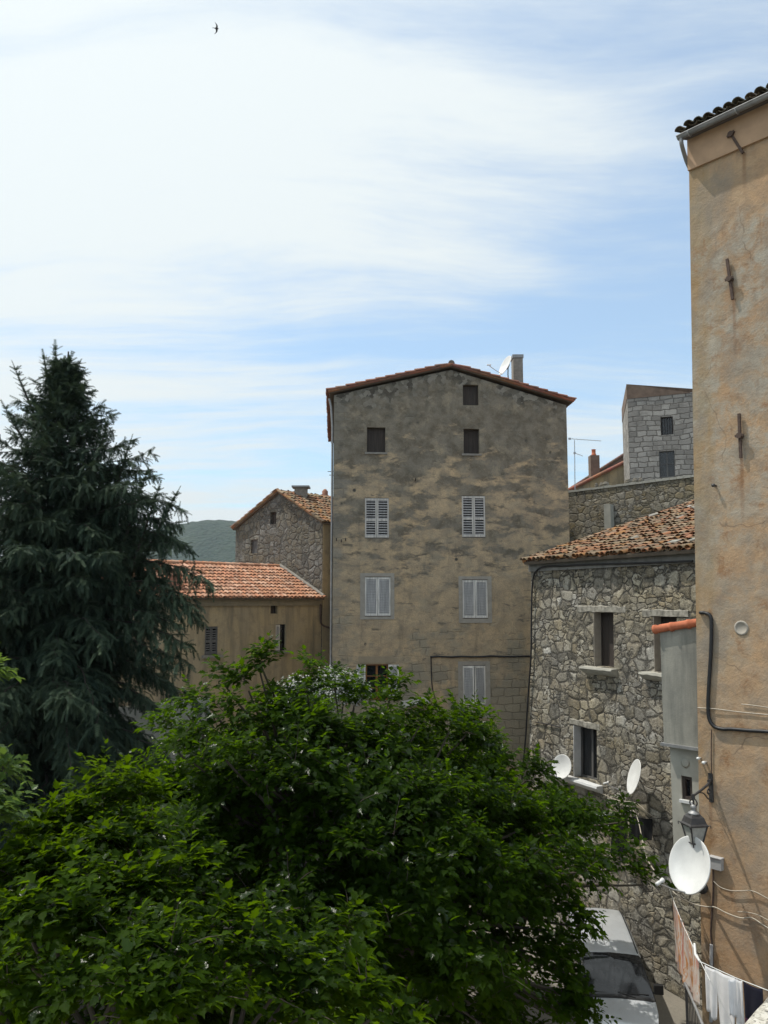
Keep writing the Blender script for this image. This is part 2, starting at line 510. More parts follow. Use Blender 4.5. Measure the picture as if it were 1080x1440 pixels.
def plaster_main(g, uv, pos):
    sx = g.n('ShaderNodeSeparateXYZ', {0: uv}).node.outputs
    u, z = sx[0], sx[1]
    big = g.noise(uv, .55, 5, .6)
    mid = g.noise(g.warp(uv, 1.2, .5), 2.0, 6, .62)
    fine = g.noise(uv, 22, 6, .7)
    ochre = g.mix(g.mr(big, .35, .65), (.72, .515, .30), (.62, .47, .30))
    ochre = g.mix(g.mr(mid, .40, .64, 0, .75), ochre, (.40, .31, .21))
    ochre = g.mix(g.mr(g.noise(g.warp(uv, 1.5, .4), 3.4, 7, .72), .52, .66, 0, .6), ochre, (.30, .25, .185))
    # short dark dents lying level, where the coat has slumped
    dn = g.noise(g.mapping(g.warp(uv, 1.4, .3, 2), (1.5, 5.2, 1), (0, 0, R(-5))), 1.0, 5, .62)
    dent = g.math('MULTIPLY', g.mr(dn, .58, .66, 0, .75, smooth=True), g.mr(g.noise(uv, .75, 3), .36, .52))
    ochre = g.mix(dent, ochre, (.13, .115, .09))
    # low down the coat has worn to the bedding of the blocks
    br = g.n('ShaderNodeTexBrick', {'Vector': g.warp(g.warp(uv, 1.5, .3), 6, .06), 'Color1': (.44, .38, .275, 1), 'Color2': (.33, .29, .22, 1), 'Mortar': (.27, .235, .175, 1),
                                    'Scale': 1.0, 'Mortar Size': .03, 'Mortar Smooth': 1.0, 'Brick Width': .55, 'Row Height': .30, 'Bias': 0.0})
    wear = g.mr(g.math('ADD', g.math('MULTIPLY', g.noise(uv, .8, 4, .6), 1.0), g.mr(z, 5.5, 10.5, .16, -.12)), .47, .6, 0, .85, smooth=True)
    col = g.mix(wear, ochre, br)
    # grime: full up high, ragged dark clouds drawn out sideways lower
    q = g.mapping(g.warp(uv, .9, .55, 3), (.75, 1.75, 1), (0, 0, R(-14)))
    sm = g.noise(q, 1.15, 6, .6)
    lvl = g.n('ShaderNodeFloatCurve', {1: g.mr(z, 8.0, 20.5)})
    cv = lvl.node.mapping.curves[0]
    cv.points[0].location = (0, .0)
    cv.points[1].location = (1, .80)
    for p_ in ((.10, .24), (.20, .40), (.30, .47), (.40, .515), (.50, .51), (.62, .56), (.74, .66), (.88, .76)):
        cv.points.new(*p_)
    lvl.node.mapping.update()
    sm2 = g.noise(g.mapping(g.warp(uv, 2.0, .3, 3), (1.0, 2.2, 1), (0, 0, R(-20))), 2.6, 7, .68)
    sm = g.math('ADD', g.math('MULTIPLY', sm, .76), g.math('MULTIPLY', sm2, .24))
    gm = g.mr(g.math('ADD', sm, g.math('SUBTRACT', lvl, .5)), .455, .575, 0, .84, smooth=True)
    dark = g.mix(g.mr(mid, .40, .60), (.075, .07, .058), (.255, .228, .18))
    dark = g.mix(g.mr(g.noise(uv, 9, 6, .75), .45, .65, 0, .5), dark, (.20, .185, .155))
    col = g.mix(gm, col, dark)
    run = g.mr(g.noise(g.mapping(g.warp(uv, 2, .15), (3.2, .35, 1)), 1.0, 6, .68), .56, .68, 0, .3)
    col = g.mix(run, col, (.10, .092, .075))
    lt = g.mr(g.noise(g.mapping(g.warp(uv, 1.3, .5, 3), (1, 1, 1), (0, 0, 0), (9, 4, 0)), 1.5, 6, .68), .52, .66, 0, .65)
    col = g.mix(lt, col, (.46, .38, .265))
    # ghost of bare stone under the verge and along the left quoin
    rub = g.vor(g.warp(g.warp(uv, 4, .15), 16, .06), 5.5, 'F1', 'Color')
    rv = g.n('ShaderNodeSeparateColor', {0: rub}).node.outputs[0]
    top = g.mr(g.math('ADD', g.math('SUBTRACT', z, g.math('MULTIPLY', g.math('ABSOLUTE', g.math('SUBTRACT', u, 4.6)), -.27)), g.mr(g.noise(uv, 1.7, 4), .3, .7, -.6, .6)), 18.9, 19.6, 0, .75)
    col = g.mix(top, col, g.mix(g.mr(rv, .2, .8), (.045, .042, .036), (.36, .335, .285)))
    qn = g.mr(g.math('ADD', u, g.mr(g.noise(g.mapping(uv, (.4, 1.0, 1)), 1.1, 5, .65), .35, .65, -.5, .75)), .22, .6, .55, 0)
    qb = g.n('ShaderNodeTexBrick', {'Vector': g.warp(uv, 1.5, .12), 'Color1': (.33, .31, .265, 1), 'Color2': (.20, .185, .155, 1), 'Mortar': (.17, .155, .13, 1),
                                    'Scale': 1.0, 'Mortar Size': .03, 'Mortar Smooth': .8, 'Brick Width': .8, 'Row Height': .38})
    col = g.mix(qn, col, qb)
    pits = g.mr(g.vor(uv, 1.05, 'F1', 'Distance'), .05, .09, 1, 0)
    col = g.mix(g.math('MULTIPLY', pits, g.mr(g.noise(uv, 1.3, 2), .5, .55)), col, (.07, .065, .055))
    col = g.mix(g.mr(fine, .35, .7, .35, 0), col, (.09, .085, .07))
    h = g.math('ADD', g.math('MULTIPLY', mid, .8), g.math('ADD', g.math('MULTIPLY', fine, .25), g.math('MULTIPLY', g.math('MULTIPLY', br.node.outputs[1], -.5), wear)))
    return bsdf(g, col, .95, h, .8, .07)
M['plaster_main'] = material('weathered_plaster', plaster_main)

RUNS = []
def plaster_ochre(g, uv, pos):
    sx = g.n('ShaderNodeSeparateXYZ', {0: uv}).node.outputs
    u, z = sx[0], sx[1]
    w = g.warp(uv, 1.3, .5, 3)
    big = g.noise(w, .8, 5, .6)
    mid = g.noise(w, 2.6, 6, .65)
    fine = g.noise(uv, 24, 6, .7)
    streak = g.noise(g.mapping(uv, (5.5, .55, 1)), 1.0, 5, .6)
    col = g.mix(g.mr(big, .35, .65), (.50, .315, .175), (.45, .32, .20))
    col = g.mix(g.mr(mid, .45, .68, 0, .75), col, (.29, .215, .15))
    col = g.mix(g.mr(g.noise(g.mapping(w, (1.3, .7, 1)), 4.5, 7, .72), .5, .66, 0, .6), col, (.36, .235, .14))
    # upper belt of run-off stains under the repaired coat, rust coloured patches
    belt = g.math('MULTIPLY', g.mr(g.math('ADD', z, g.mr(streak, .3, .7, -.7, .7)), 16.7, 17.0, 1, 0), g.mr(z, 13.2, 16.2, 0, 1))
    st = g.mix(g.mr(mid, .4, .6), (.24, .135, .07), (.40, .32, .235))
    col = g.mix(g.math('MULTIPLY', belt, g.mr(g.noise(w, 1.9, 5, .7), .36, .56, .2, .9)), col, st)
    up_ = g.mr(g.math('ADD', z, g.mr(big, .3, .7, -1.5, 1.5)), 9.0, 13.5, .25, 1)
    lf = g.mr(g.math('ADD', u, g.mr(streak, .3, .7, -.3, .3)), .1, .6, .75, 0)
    col = g.mix(g.math('MULTIPLY', lf, g.mr(z, 8.5, 11, 0, 1)), col, (.30, .275, .20))
    pg = g.mr(g.noise(g.warp(uv, 2, .4, 3), 2.2, 7, .7), .43, .58, 0, .85)
    col = g.mix(g.math('MULTIPLY', g.math('MULTIPLY', pg, up_), g.mr(z, 16.8, 17.1, 1, 0)), col, (.40, .375, .315))
    dk = g.mr(g.noise(g.warp(uv, 2.2, .4, 3), 3.1, 7, .72), .54, .66, 0, .6)
    col = g.mix(g.math('MULTIPLY', dk, up_), col, (.215, .175, .13))
    rs = g.mr(g.noise(g.mapping(w, (1, .8, 1), (0, 0, 0), (7, 3, 0)), 2.6, 7, .72), .55, .66, 0, .8)
    col = g.mix(g.math('MULTIPLY', rs, g.mr(z, 16.8, 17.2, 1, .1)), col, (.27, .14, .065))
    # warm rust runs near the corner, grey-brown patches scattered all over
    edge = g.mr(g.math('ADD', u, g.mr(streak, .3, .7, -.25, .25)), .05, .45, .55, 0)
    col = g.mix(g.math('MULTIPLY', edge, g.mr(g.noise(uv, .6, 3), .4, .6)), col, (.38, .21, .07))
    gr = g.mr(g.math('ADD', g.noise(g.mapping(uv, (1.2, .8, 1)), 1.0, 6, .65), 0), .50, .64, 0, .8)
    col = g.mix(gr, col, (.265, .225, .18))
    fl = g.vor(g.warp(uv, 2, .4), 1.0, 'F1', 'Distance')
    col = g.mix(g.mr(fl, .06, .12, .35, 0), col, (.50, .43, .33))
    for ru, rz, rl, rw in RUNS:
        du = g.math('ABSOLUTE', g.math('SUBTRACT', g.math('ADD', u, g.mr(streak, .3, .7, -.02, .02)), ru))
        mk = g.math('MULTIPLY', g.mr(du, rw * .3, rw, 1, 0), g.math('MULTIPLY', g.mr(z, rz - rl, rz, 0, 1), g.mr(z, rz, rz + .03, 1, 0)))
        col = g.mix(g.math('MULTIPLY', mk, .6), col, (.20, .095, .04))
    ck = g.vor(g.warp(g.warp(uv, 1.1, .9, 3), 6, .08), .42, 'DISTANCE_TO_EDGE', 'Distance')
    ckm = g.math('MULTIPLY', g.mr(ck, .001, .006, .6, 0), g.mr(g.noise(uv, .7, 3), .5, .56))
    col = g.mix(ckm, col, (.14, .10, .07))
    col = g.mix(g.mr(fine, .35, .7, .2, 0), col, (.24, .17, .10))
    h = g.math('ADD', mid, g.math('MULTIPLY', fine, .3))
    return bsdf(g, col, .93, h, .5, .05)
M['plaster_smooth'] = simple('ochre_repaired_render', (.43, .285, .18), .9, .15, 3)

def plaster_left(g, uv, pos):
    z = g.n('ShaderNodeSeparateXYZ', {0: uv}).node.outputs[1]
    w = g.warp(uv, 1.1, .5, 3)
    big = g.noise(w, .7, 5, .6)
    fine = g.noise(uv, 18, 6, .7)
    st = g.noise(g.mapping(uv, (2.4, .28, 1)), 1.0, 5, .6)
    col = g.mix(g.mr(big, .35, .65), (.52, .40, .23), (.44, .36, .24))
    col = g.mix(g.mr(st, .46, .66, 0, .8), col, (.22, .19, .135))
    col = g.mix(g.mr(g.noise(w, 2.2, 6, .7), .5, .66, 0, .6), col, (.27, .225, .155))
    col = g.mix(g.mr(fine, .35, .7, .25, 0), col, (.1, .09, .07))
    return bsdf(g, col, .94, g.math('ADD', big, g.math('MULTIPLY', fine, .3)), .5, .05)
M['plaster_left'] = material('stained_plaster', plaster_left)

def cement(g, uv, pos):
    big = g.noise(g.warp(uv, 1.1, .6, 3), 1.3, 6, .62)
    st = g.noise(g.mapping(uv, (5, .5, 1)), 1.0, 5, .6)
    fine = g.noise(uv, 30, 5, .7)
    col = g.mix(g.mr(big, .33, .67), (.245, .24, .21), (.37, .355, .30))
    col = g.mix(g.mr(st, .45, .64, 0, .75), col, (.165, .165, .145))
    col = g.mix(g.mr(fine, .4, .7, .15, 0), col, (.15, .15, .14))
    return bsdf(g, col, .92, g.math('ADD', big, g.math('MULTIPLY', fine, .3)), .35, .03)
M['cement'] = material('grey_cement_render', cement)
M['cement_pale'] = simple('pale_grey_render', (.40, .39, .34), .92, .12, 4)
M['frame_render'] = simple('smooth_render_surround', (.37, .335, .285), .92, .14, 5)

def ashlar(g, uv, pos):
    w = g.warp(g.warp(uv, .8, .34, 2), 4.0, .14, 4)
    br = g.n('ShaderNodeTexBrick', {'Vector': w, 'Color1': (.50, .465, .42, 1), 'Color2': (.25, .23, .205, 1), 'Mortar': (.17, .155, .135, 1),
                                    'Scale': 1.0, 'Mortar Size': .04, 'Mortar Smooth': .8, 'Brick Width': .52, 'Row Height': .31}, )
    br.node.offset = .37
    br.node.squash = 1.35
    br.node.squash_frequency = 3
    big = g.noise(uv, .6, 5, .6)
    fine = g.noise(uv, 12, 6, .7)
    col = g.mix(g.mr(big, .50, .60, 0, .8), br, (.235, .215, .19))
    col = g.mix(g.mr(fine, .38, .7, .4, 0), col, (.14, .135, .13))
    h = g.math('SUBTRACT', g.math('MULTIPLY', fine, .4), g.math('MULTIPLY', br.node.outputs[1], 1.0))
    return bsdf(g, col, .94, h, .8, .06)
M['ashlar'] = material('granite_block_masonry', ashlar)
M['brown_render'] = simple('brown_render', (.17, .12, .09), .95, .3, 2.5)

def tilemat(name, lich, amt):
    def b(g, uv, pos):
        c = g.n('ShaderNodeVertexColor', layer_name='tone')
        n = g.noise(pos, 14, 6, .7)
        n2 = g.noise(pos, 4.0, 5, .7)
        c = g.mix(g.mr(n, .35, .65, .4, 0), c, (.10, .07, .05))
        c = g.mix(g.mr(n2, .50, .64, 0, amt), c, lich)
        return bsdf(g, c, .92, n, .4, .02)
    return material(name, b)
M['tile_old'] = tilemat('lichened_clay_tile', (.22, .17, .09), .55)
M['tile_new'] = tilemat('clay_tile', (.42, .27, .16), .2)
M['tile_grey'] = tilemat('mossy_clay_tile', (.13, .125, .085), .7)
M['mortar'] = simple('lime_mortar', (.26, .24, .21), .95, .2, 9)
M['lintel_stone'] = simple('lintel_stone', (.31, .29, .245), .95, .55, 7)
M['underside'] = simple('roof_underside', (.13, .105, .08), .95, .2, 6)

def timber(name, col, rough=.8, toned=False):
    def b(g, uv, pos):
        n = g.noise(g.mapping(uv, (22, 1.2, 1)), 1.0, 5, .6)
        n2 = g.noise(uv, 3, 4)
        c = g.mix(g.mr(n, .3, .7), tuple(v * .6 for v in col), tuple(min(1, v * 1.25) for v in col))
        c = g.mix(g.mr(n2, .5, .7, 0, .25 if toned else .4), c, tuple(v * .55 for v in col))
        if toned:
            c = g.mix(1.0, c, g.n('ShaderNodeVertexColor', layer_name='tone'), 'MULTIPLY')
        return bsdf(g, c, rough, n, .3, .01)
    return material(name, b)
M['wood_dark'] = timber('weathered_dark_wood', (.055, .042, .034))
M['wood_grey'] = timber('weathered_grey_wood', (.13, .125, .12))
M['wood_orange'] = timber('varnished_orange_wood', (.33, .135, .035), .4)
M['shutter'] = timber('pale_grey_shutter_paint', (.80, .76, .70), .7, True)
M['shutter_old'] = timber('faded_grey_shutter_paint', (.62, .58, .53), .8, True)
M['white_paint'] = simple('chalky_white_paint', (.60, .61, .61), .8, .1, 5)
M['metal_grey'] = simple('galvanised_metal', (.42, .43, .44), .45, .12, 9, Metallic=.7)
M['zinc'] = simple('weathered_zinc', (.30, .30, .30), .55, .2, 6, Metallic=.5)
M['iron'] = simple('dark_wrought_iron', (.045, .042, .042), .5, .3, 14)
M['rust_iron'] = simple('rusty_iron', (.085, .055, .042), .85, .35, 20)
M['black_cable'] = simple('black_cable_sheath', (.016, .016, .018), .5, .2, 10)
M['pale_cable'] = simple('cream_cable_sheath', (.46, .41, .33), .6, .12, 10)
M['dish'] = simple('white_dish_enamel', (.76, .76, .74), .4, .09, 4)
M['dish_back'] = simple('grey_dish_back', (.55, .55, .55), .5, .06, 6)
M['plastic_grey'] = simple('grey_plastic', (.42, .42, .42), .5, .1, 6)
M['plastic_white'] = simple('white_plastic', (.7, .7, .68), .5, .06, 6)
M['rubber'] = simple('black_rubber', (.018, .018, .018), .7, .2, 10)
M['clay_red'] = simple('new_red_clay', (.50, .155, .075), .85, .15, 9)
M['brick_red'] = simple('red_brick_render', (.30, .15, .10), .9, .25, 6)

def glassdark(g, uv, pos):
    n = g.noise(uv, 4, 3)
    return bsdf(g, g.mix(g.mr(n, .4, .6), (.012, .013, .015), (.022, .024, .027)), .08, **{'Specular IOR Level': .6})
M['glass'] = material('dark_window_glass', glassdark)

def carpaint(g, uv, pos):
    n = g.noise(pos, 1.4, 3)
    fl = g.noise(pos, 300, 2)
    c = g.mix(g.mr(n, .4, .6), (.62, .65, .68), (.66, .69, .72))
    c = g.mix(g.mr(fl, .4, .6, 0, .15), c, (.7, .72, .74))
    dust = g.mr(g.noise(pos, 6, 6, .7), .5, .75, 0, .25)
    c = g.mix(dust, c, (.42, .40, .36))
    return bsdf(g, c, g.mr(dust, 0, .25, .3, .5), **{'Metallic': .35, 'Coat Weight': .7, 'Coat Roughness': .06})
M['carpaint'] = material('silver_car_paint', carpaint)
M['trim'] = simple('black_car_trim', (.015, .015, .016), .45, .1, 10)
M['lamp_clear'] = simple('headlight_lens', (.6, .62, .65), .1, .05, 10)

def lantern_glass(g, uv, pos):
    n = g.noise(pos, 18, 4)
    return bsdf(g, g.mix(g.mr(n, .3, .7), (.42, .42, .39), (.54, .54, .5)), .45, **{'Transmission Weight': .25, 'IOR': 1.3})
M['lantern_glass'] = material('frosted_lantern_glass', lantern_glass)

def clothmat(name, col, var=.06, pattern=None):
    def b(g, uv, pos):
        weave = g.noise(uv, 160, 2)
        n = g.noise(uv, 6, 4)
        c = g.mix(g.mr(n, .3, .7), tuple(v * (1 - var) for v in col), tuple(min(1, v * (1 + var)) for v in col))
        if pattern:
            c = pattern(g, uv, c)
        p = bsdf(g, c, .95, weave, .2, .004)
        t = g.n('ShaderNodeBsdfTranslucent', {'Color': c})
        return g.n('ShaderNodeMixShader', {0: .42, 1: p, 2: t})
    return material(name, b)
def sheet_pattern(g, uv, c):
    w = g.warp(uv, 2.4, .5, 4)
    s = g.noise(g.mapping(w, (3.2, .9, 1), (0, 0, R(-14))), 1.0, 5, .6)
    c = g.ramp(s, [(.30, (.55, .17, .11)), (.42, (.68, .33, .25)), (.48, (.70, .58, .50)), (.53, (.76, .72, .68)), (.58, (.68, .30, .08)), (.64, (.36, .35, .38)), (.72, (.62, .60, .62))])
    n = g.noise(w, 9, 4)
    return g.mix(g.mr(n, .5, .7, 0, .5), c, (.75, .71, .66))
M['sheet'] = clothmat('watercolour_print_sheet', (.7, .5, .4), .06, sheet_pattern)
M['cloth_white'] = clothmat('white_cotton', (.90, .90, .91))
M['cloth_navy'] = clothmat('navy_cotton', (.018, .018, .035))
M['cloth_purple'] = clothmat('purple_cotton', (.06, .012, .045))
M['cloth_black'] = clothmat('black_cotton', (.012, .012, .014))
M['bark'] = timber('tree_bark', (.085, .068, .05), .95)
M['bark_dark'] = timber('conifer_bark', (.055, .045, .038), .95)
M['bird'] = simple('dark_swift_plumage', (.03, .028, .028), .8, .2, 30)

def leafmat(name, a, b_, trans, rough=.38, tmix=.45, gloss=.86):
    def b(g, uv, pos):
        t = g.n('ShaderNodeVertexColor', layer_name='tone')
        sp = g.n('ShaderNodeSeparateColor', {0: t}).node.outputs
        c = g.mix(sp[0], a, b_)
        # a few leaves are wet-glossy young ones
        p = bsdf(g, c, g.mr(sp[1], gloss, gloss + .02, .55, .22), g.noise(pos, 38, 3, .6), .5, .012, **{'Specular IOR Level': g.mr(sp[1], gloss, gloss + .02, .07, .42)})
        tc = g.mix(sp[0], tuple(v * .6 for v in trans), trans)
        tr = g.n('ShaderNodeBsdfTranslucent', {'Color': tc})
        return g.n('ShaderNodeMixShader', {0: tmix, 1: p, 2: tr})
    return material(name, b)
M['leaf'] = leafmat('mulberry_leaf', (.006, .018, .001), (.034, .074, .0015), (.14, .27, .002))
M['leaf_near'] = leafmat('near_mulberry_leaf', (.006, .019, .001), (.037, .076, .0015), (.155, .275, .003))  # slightly brighter leaf green for the nearest tree
M['leaf_pale'] = leafmat('pale_plane_leaf', (.05, .10, .02), (.11, .17, .05), (.22, .34, .05), .4)
M['needle'] = leafmat('cedar_needle', (.018, .038, .030), (.105, .145, .085), (.08, .12, .06), .6, .15, 2.0)
M['leaf_shrub'] = leafmat('shrub_leaf', (.02, .05, .012), (.05, .09, .025), (.08, .16, .03), .4, .4, 2.0)
M['petal'] = leafmat('white_petal', (.62, .62, .58), (.78, .78, .75), (.6, .6, .56), .6, .3, 2.0)

def granite(g, uv, pos):
    n = g.noise(pos, 60, 4, .8)
    v = g.vor(pos, 130, 'F1', 'Color')
    vv = g.n('ShaderNodeSeparateColor', {0: v}).node.outputs[0]
    big = g.noise(pos, 6, 4)
    c = g.ramp(vv, [(0, (.12, .11, .10)), (.25, (.42, .39, .33)), (.6, (.58, .55, .47)), (1, (.68, .65, .58))])
    c = g.mix(g.mr(big, .4, .65, 0, .3), c, (.33, .30, .24))
    return bsdf(g, c, .9, g.math('ADD', n, g.math('MULTIPLY', vv, .4)), .9, .012)
M['granite'] = material('roughcast_parapet', granite)

def groundmat(g, uv, pos):
    sx = g.n('ShaderNodeSeparateXYZ', {0: pos}).node.outputs
    dist = g.n('ShaderNodeVectorMath', {0: pos}, out=1, operation='LENGTH')
    n = g.noise(pos, .6, 6, .6)
    f = g.noise(pos, 14, 6, .7)
    a = g.mix(g.mr(n, .35, .65), (.27, .245, .20), (.20, .185, .155))
    a = g.mix(g.mr(f, .4, .7, .35, 0), a, (.12, .11, .095))
    gr = g.mix(g.mr(g.noise(pos, .05, 6, .6), .4, .6), (.05, .07, .03), (.09, .09, .045))
    c = g.mix(g.mr(dist, 70, 110), a, gr)
    return bsdf(g, c, .95, f, .5, .02)
M['ground'] = material('worn_concrete_and_earth', groundmat)

def hillmat(g, uv, pos):
    v = g.vor(g.warp(pos, .02, 20), .11, 'F1', 'Distance')
    n = g.noise(pos, .012, 6, .65)
    n2 = g.noise(pos, .09, 5, .7)
    c = g.mix(g.mr(n, .38, .62), (.012, .034, .020), (.034, .058, .03))
    c = g.mix(g.mr(v, .1, .7, 0, .55), c, (.012, .022, .012))
    c = g.mix(g.mr(n2, .6, .75, 0, .35), c, (.11, .10, .07))
    return bsdf(g, c, 1.0, g.math('MULTIPLY', v, -1.0), 1.0, 5.0)
M['maquis'] = material('maquis_covered_slope', hillmat)

OLD = [(.36, .15, .07), (.43, .20, .095), (.31, .155, .08), (.25, .18, .11), (.46, .24, .125), (.20, .14, .09), (.40, .19, .06), (.29, .21, .12), (.40, .29, .19)]
NEW = [(.62, .27, .15), (.68, .32, .185), (.58, .26, .145), (.70, .39, .25), (.63, .30, .165), (.50, .25, .155), (.74, .44, .30)]
MAINR = [(.33, .12, .075), (.37, .15, .09), (.29, .11, .07), (.25, .12, .085)]
GREYT = [(.20, .16, .11), (.16, .14, .10), (.24, .18, .12), (.13, .12, .085)]

# ------------------------------------------------------------------ ground and hill
def gz(x, y):
    d = math.hypot(x, y - 20)
    if d < 62:
        return 0.0
    t = min(1.0, (d - 62) / 300)
    return -70 * t * t * (3 - 2 * t)

def make_ground():
    mb = MB()
    radii = [0.0, 8, 16, 30, 45, 62, 75, 95, 120, 160, 220, 300, 380, 600, 1000, 1700, 2600]
    na = 72
    rows = [[Vector((r * math.cos(2*math.pi*a/na), 20 + r * math.sin(2*math.pi*a/na), 0)) for a in range(na)] for r in radii]
    for row in rows:
        for p in row:
            p.z = gz(p.x, p.y)
    mb.grid(rows, closed=True)
    o = mb.build('ground', M['ground'])
    tag(o, kind='structure')
    mb = MB()
    rng = random.Random(5)
    ph = [(rng.uniform(.002, .012), rng.uniform(.002, .012), rng.uniform(0, 6), rng.uniform(2, 7)) for _ in range(10)]
    rows = []
    for j in range(90):
        row = []
        for i in range(260):
            x = -1500 + 2600 * i / 259
            y = 700 + 1500 * j / 89
            h = 206 * math.exp(-((x + 250) / 430) ** 2 - ((y - 1520) / 420) ** 2)
            h += 110 * math.exp(-((x + 900) / 400) ** 2 - ((y - 1700) / 400) ** 2)
            h += sum(a * math.sin(kx * x + ky * y + p) for kx, ky, p, a in ph) * min(1, h / 60) + rng.uniform(-1.6, 1.6)
            row.append((x, y, -74 + h))
        rows.append(row)
    mb.grid(rows)
    tag(mb.build('hill', M['maquis']), kind='structure')
make_ground()

# ------------------------------------------------------------------ windows and shutters
def leaf_shutter(mb, hinge, dirv, nrm, w, z0, z1, th=.035, gap_rail=(.42,), step=.06, back=True):
    """One louvred shutter leaf from the hinge point along dirv; nrm faces the street."""
    H = z1 - z0
    st = .055
    P = lambda a, z, o: Vector((hinge.x, hinge.y, 0)) + dirv * a + nrm * o + Vector((0, 0, z))
    SL = (.60, .61, .64)
    bx = lambda a0, a1, c0, c1, o0, o1, cl=(1, 1, 1): mb.box(P(a0, c0, o0), dirv * (a1 - a0), nrm * (o1 - o0), Vector((0, 0, c1 - c0)), cl)
    bx(0, st, z0, z1, 0, th)
    bx(w - st, w, z0, z1, 0, th)
    rails = [z0, *[z0 + H * g_ for g_ in gap_rail], z1 - .08]
    for zr in rails:
        bx(st, w - st, zr, zr + .08, .002, th - .002)
    for a, b in zip(rails, rails[1:]):
        z = a + .09
        while z < b - .03:
            q = [P(st, z, .002), P(w - st, z, .002), P(w - st, z + .045, th - .006), P(st, z + .045, th - .006)]
            q = [P(st, z + .045, .004), P(w - st, z + .045, .004), P(w - st, z, th - .004), P(st, z, th - .004)]
            mb.poly(q[::-1], col=SL)
            mb.poly([v + Vector((0, 0, -.012)) for v in q], col=SL)
            mb.poly([q[3], q[2], q[2] + Vector((0, 0, -.012)), q[3] + Vector((0, 0, -.012))], col=SL)
            z += step
    if back:
        bx(st, w - st, z0 + .02, z1 - .02, -.006, -.002, (.5, .51, .54))

def shuttered(F, hole, parent, mat, frame=None, ajar=0.0, old=False):
    u0, u1, z0, z1, dep = hole
    mb = MB()
    t = .05
    o = -.055
    fbox(mb, F, u0 + .002, u0 + t, z0 + .002, z1 - .002, o - .08, o)
    fbox(mb, F, u1 - t, u1 - .002, z0 + .002, z1 - .002, o - .08, o)
    fbox(mb, F, u0 + t, u1 - t, z1 - t, z1 - .002, o - .08, o)
    fbox(mb, F, u0 + t, u1 - t, z0 + .002, z0 + t, o - .08, o)
    fr = mb.build('window', M['wood_grey'], parent)
    pm = MB()
    fbox(pm, F, u0 + .003, u1 - .003, z0 + .003, z1 - .003, -dep + .004, -dep + .014)
    pm.build('pane', M['glass'], fr)
    w = (u1 - u0) / 2 - .012
    for side in (0, 1):
        mb = MB()
        hp = F.pt(u0 + .006 if side == 0 else u1 - .006, 0, -.045)
        d = F.t if side == 0 else -F.t
        a = ajar * (1 if side == 0 else .8)
        dv = (d * math.cos(a) + F.n * math.sin(a)).normalized()
        nv = (F.n * math.cos(a) - d * math.sin(a)).normalized()
        leaf_shutter(mb, hp, dv, nv, w, z0 + .03, z1 - .02, gap_rail=(.42,) if old else (), step=.098 if old else .062, back=not old)
        mb.build('shutter', mat, fr)
    return fr

def boarded(F, hole, parent, mat, off=-.12, planks=4, split=None):
    u0, u1, z0, z1, dep = hole
    mb = MB()
    t = .045
    e = .002
    for q in ((u0 + e, u0 + t, z0 + e, z1 - e), (u1 - t, u1 - e, z0 + e, z1 - e), (u0 + t, u1 - t, z1 - t, z1 - e), (u0 + t, u1 - t, z0 + e, z0 + t)):
        fbox(mb, F, *q, off - .05, off + .02)
    fr = mb.build('window', mat, parent)
    pb = MB()
    k = planks
    for i in range(k):
        a = lerp(u0 + t, u1 - t, i / k) + .004
        b = lerp(u0 + t, u1 - t, (i + 1) / k) - .004
        fbox(pb, F, a, b, z0 + t, z1 - t, off - .035, off - .01 - .008 * (i % 2))
    fbox(pb, F, u0 + t, u1 - t, z0 + t, z1 - t, off - .05, off - .042)
    pb.build('board', mat, fr)
    return fr

def glazed(F, hole, parent, mat, off=-.2, mull=1, bars=1):
    u0, u1, z0, z1, dep = hole
    mb = MB()
    t = .055
    e = .002
    for q in ((u0 + e, u0 + t, z0 + e, z1 - e), (u1 - t, u1 - e, z0 + e, z1 - e), (u0 + t, u1 - t, z1 - t, z1 - e), (u0 + t, u1 - t, z0 + e, z0 + t)):
        fbox(mb, F, *q, off - .05, off + .02)
    for i in range(mull):
        c = lerp(u0, u1, (i + 1) / (mull + 1))
        fbox(mb, F, c - .04, c + .04, z0 + t, z1 - t, off - .03, off + .012)
    for i in range(bars):
        c = lerp(z0, z1, (i + 1) / (bars + 1))
        fbox(mb, F, u0 + t, u1 - t, c - .018, c + .018, off - .025, off + .006)
    fr = mb.build('window', mat, parent)
    pm = MB()
    fbox(pm, F, u0 + t, u1 - t, z0 + t, z1 - t, off - .045, off - .035)
    pm.build('pane', M['glass'], fr)
    return fr

